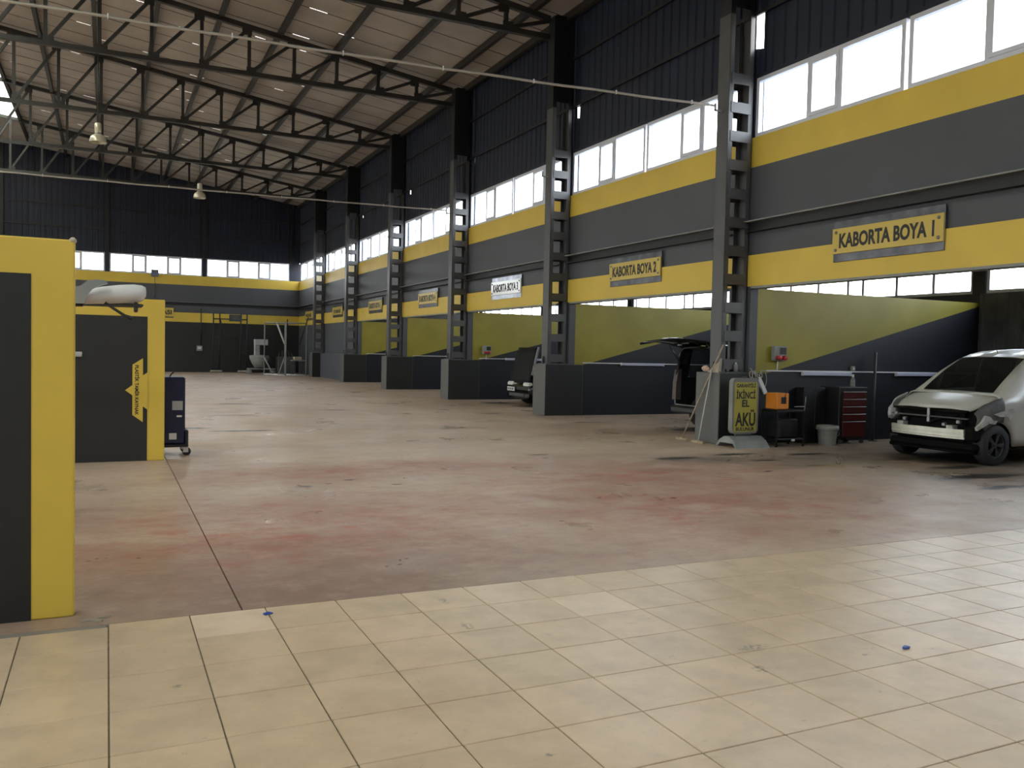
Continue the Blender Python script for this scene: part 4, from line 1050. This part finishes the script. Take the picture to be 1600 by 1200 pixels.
# keep only real window faces
g2 = MB(); g2.v = glass.v
for f_, s_ in zip(glass.f, glass.sm):
    cxm = sum(glass.v[i][0] for i in f_)/len(f_)
    if cxm > 1.1: g2.f.append(f_); g2.m.append(0); g2.sm.append(s_)
g2.build('window_glass', CGLASS, t)
MB().bevbox(.3, 1.0, -.62, .62, .35, .74, .05).build('engine_block', DENG, t)
b_ = []
n = 8
for i in range(n+1):
    a = i/n
    for j in range(7):
        yy = (-1+2*j/6)*(.68-.02*a)+.08
        b_.append((.08+.29*a-.03*math.sin(a*3.1)+.03*abs(yy), yy, .66+1.06*a))
fs = [(i*7+j, i*7+j+1, (i+1)*7+j+1, (i+1)*7+j) for i in range(n) for j in range(6)]
o = MB().add(b_, fs, 0, True).build('bonnet', mat('bonnet lining', (.014, .014, .015), .7, noise=.3, spec=.2), t); md = o.modifiers.new('s', 'SOLIDIFY'); md.thickness = .03
MB().bar((.36, -.62, 1.74), (.16, -.62, .92), .03, .06).build('bonnet_edge', SILV, o)
MB().bar((.36, .66, 1.70), (.2, .66, 1.0), .02, .03).build('bonnet_stay', ALUD, o)
MB().bevbox(-.04, .22, -.72, .72, .20, .42, .06).bevbox(-.02, .2, -.72, .72, .42, .62, .05).build('front_bumper', CARB, t)
for yy in (-.52, .56): MB().bevbox(-.01, .16, yy-.18, yy+.18, .56, .70, .04).build('headlamp', mat('clear lamp', (.7, .7, .66), .1, noise=.3, scale=20), t)
pl = MB().bevbox(-.06, -.045, .12, .62, .42, .54, .003).build('number_plate', WHTG, t)
pm = MB()
for i, (a, w_) in enumerate(((.17, .03), (.23, .05), (.31, .03), (.38, .05), (.46, .03), (.52, .05))): pm.box(-.0625, -.06, a, a+w_, .45, .51)
pm.build('plate_marks', TXT, pl)
MB().bevbox(-.06, -.02, -.50, .50, .27, .37, .02).build('lower_grille', DGREY, t)
wheel(t, .75, -.74, -1, .3); wheel(t, .75, .74, 1, .3); wheel(t, 3.3, -.74, -1, .3); wheel(t, 3.3, .74, 1, .3)

# ------------------------------------------------------------------ far end clutter
t = thing('pipe_frame', 'tall pale pipe frame standing in the far right corner', 'frame', (8.9, 47.6, 0))
pp = {'a': (-.98, 1.6), 'b': (.0-.1, 0.0), 'c': (.25, 2.2), 'd': (1.03, 0.1)}
for k_, (x_, y_) in pp.items(): MB().tube([(x_, y_, 0), (x_, y_, 2.93)], .035, 8).build('upright', GREYP, t)
ks = list(pp.values()); prs = [(0, 1), (1, 3), (3, 2), (2, 0)]
for a, c in prs:
    MB().tube([(*ks[a], 2.90), (*ks[c], 2.90)], .03, 8).build('top_rail', GREYP, t)
    MB().tube([(*ks[a], .04), (*ks[c], .04)], .03, 8).build('bottom_rail', WHTG, t)
MB().tube([(-.98, 1.6, .95), (-.6, 1.0, .05)], .04, 8).build('brace', GREYP, t)
MB().tube([(-.12, 0.02, 1.1), (-.4, .5, .05)], .035, 8).build('brace', GREYP, t)
MB().tube([(-.45, .9, 2.9), (-.15, .1, 1.75)], .05, 8).build('hanging_pipe', WHT, t)
MB().tube([(.35, 1.9, 2.0), (.15, 1.0, 3.1)], .03, 8).tube([(.75, .6, 1.7), (1.08, -.1, 3.25)], .03, 8).build('dark_brace', BLACK, t)
t = thing('dust_extractor', 'grey bag dust extractor beside the tall pipe frame', 'machine', (7.55, 50.8, 0))
MB().lathe([(0, .35), (.25, .35), (.42, .6), (.55, .9), (.55, 1.05), (.35, 1.08), (0, 1.08)], (.35, 0, 0), seg=20).build('drum', GREYP, t)
MB().bevbox(.05, .35, -.2, .2, 1.05, 1.75, .03).build('duct', mat('galvanised duct', (.32, .33, .33), .4, metal=.5, noise=.2), t)
MB().bevbox(.05, .8, -.22, .22, 1.65, 1.98, .03).build('hood', mat('galvanised hood', (.45, .46, .46), .4, metal=.3, noise=.2), t)
MB().bevbox(-.3, 1.2, -.4, .4, .26, .32, .01).build('trolley_deck', GREYP, t)
for sx in (-.22, 1.1):
    for sy in (-.3, .3): MB().lathe([(0, -.03), (.13, -.03), (.13, .03), (0, .03)], (sx, sy, .131), 'y', 14).build('trolley_wheel', GREYP, t)
t = thing('scrap_bin', 'dark metal bin heaped with scrap inside the pipe frame', 'bin', (9.4, 50.9, 0))
MB().bevbox(-.5, .5, -.4, .4, 0, 1.0, .02).build('body', DGREY, t)
for i in range(5): MB().bar((-.4+.2*i, 0, 1.0), (-.35+.17*i, .1, 1.25+.1*(i % 2)), .05, .03).build('scrap_piece', DGREY, t)
t = thing('waste_tray', 'shallow tray of waste on dark legs by far column', 'tray', (9.75, 48.6, 0))
MB().bevbox(-.45, .35, -.3, .3, .80, .86, .01).build('tray', GREYP, t)
for sx in (-.4, .3):
    for sy in (-.25, .25): MB().box(sx-.02, sx+.02, sy-.02, sy+.02, 0, .8).build('leg', DGREY, t)
MB().bevbox(-.35, .1, -.2, .2, .86, 1.05, .05).build('cardboard_waste', CARD, t)
t = thing('scaffold_tower', 'dark scaffold on two castor frames standing at the end wall', 'scaffold', (6.5, 52.2, 0))
for h in (-.97, .55):
    for sx in (h, h+.35): MB().tube([(sx, 0, .15), (sx, 0, 3.45)], .035, 6).build('upright', BLACK, t)
    for z in (.35, 1.2, 2.1, 3.1): MB().tube([(h, 0, z), (h+.35, 0, z)], .025, 6).build('rung', BLACK, t)
    MB().bevbox(h-.15, h+.5, -.08, .08, .06, .15, .02).build('foot', CARD, t)
    for sx in (h-.1, h+.42): MB().lathe([(0, -.03), (.07, -.03), (.07, .03), (0, .03)], (sx, -.0, .071), 'y', 12).build('castor', GREYP, t)
MB().tube([(-.97, 0, 3.12), (.9, 0, 3.12)], .03, 6).build('rail', BLACK, t); MB().tube([(-.6, 0, 3.1), (-.35, 0, 2.2), (.4, 0, 2.0)], .03, 6).build('strut', BLACK, t)
MB().bevbox(-.1, .6, -.1, .1, 3.0, 3.38, .01).build('mesh_basket', DGREY, t)
t = thing('junction_box', 'small pale junction box on end wall with vertical conduit', 'socket box', (4.87, YF-.04, 1.4))
MB().bevbox(-.16, .16, -.12, 0, -.16, .15, .01).build('housing', GREYP, t); MB().tube([(.08, -.05, .15), (.08, -.05, 2.3)], .025, 6).build('conduit', BLACK, t); MB().bevbox(-.1, .1, -.13, -.12, -.05, .08, .004).build('cover', WHTG, t)
t = thing('flood_lamp', 'small dark box lamp fixed below the end wall windows', 'lamp', (2.44, YF-.02, 5.42))
MB().bevbox(-.2, .2, -.2, -.04, 0, .4, .02).build('housing', mat('blue grey box', (.12, .14, .2), .5), t); MB().box(-.05, .05, -.05, 0, .1, .3).build('bracket', DGREY, t); MB().tube([(.0, -.02, 0), (.02, -.02, -1.6)], .012, 5).build('cord', DGREY, t)
t = thing('wall_sign', 'yellow sign on end wall, letters partly hidden by partition', 'sign', (2.45, YF-.0, 3.42))
MB().bevbox(-1.0, 1.0, -.03, 0, -.30, .30, .005).build('back_plate', DGREY, t); MB().bevbox(-1.0, 1.0, -.05, -.03, -.24, .26, .005).build('face_plate', SIGNY, t)
link('lettering', text_mesh('ASI', .52, .26, lambda u, v, d: (.38+u, -.051-d, -.12+v), .03), t)
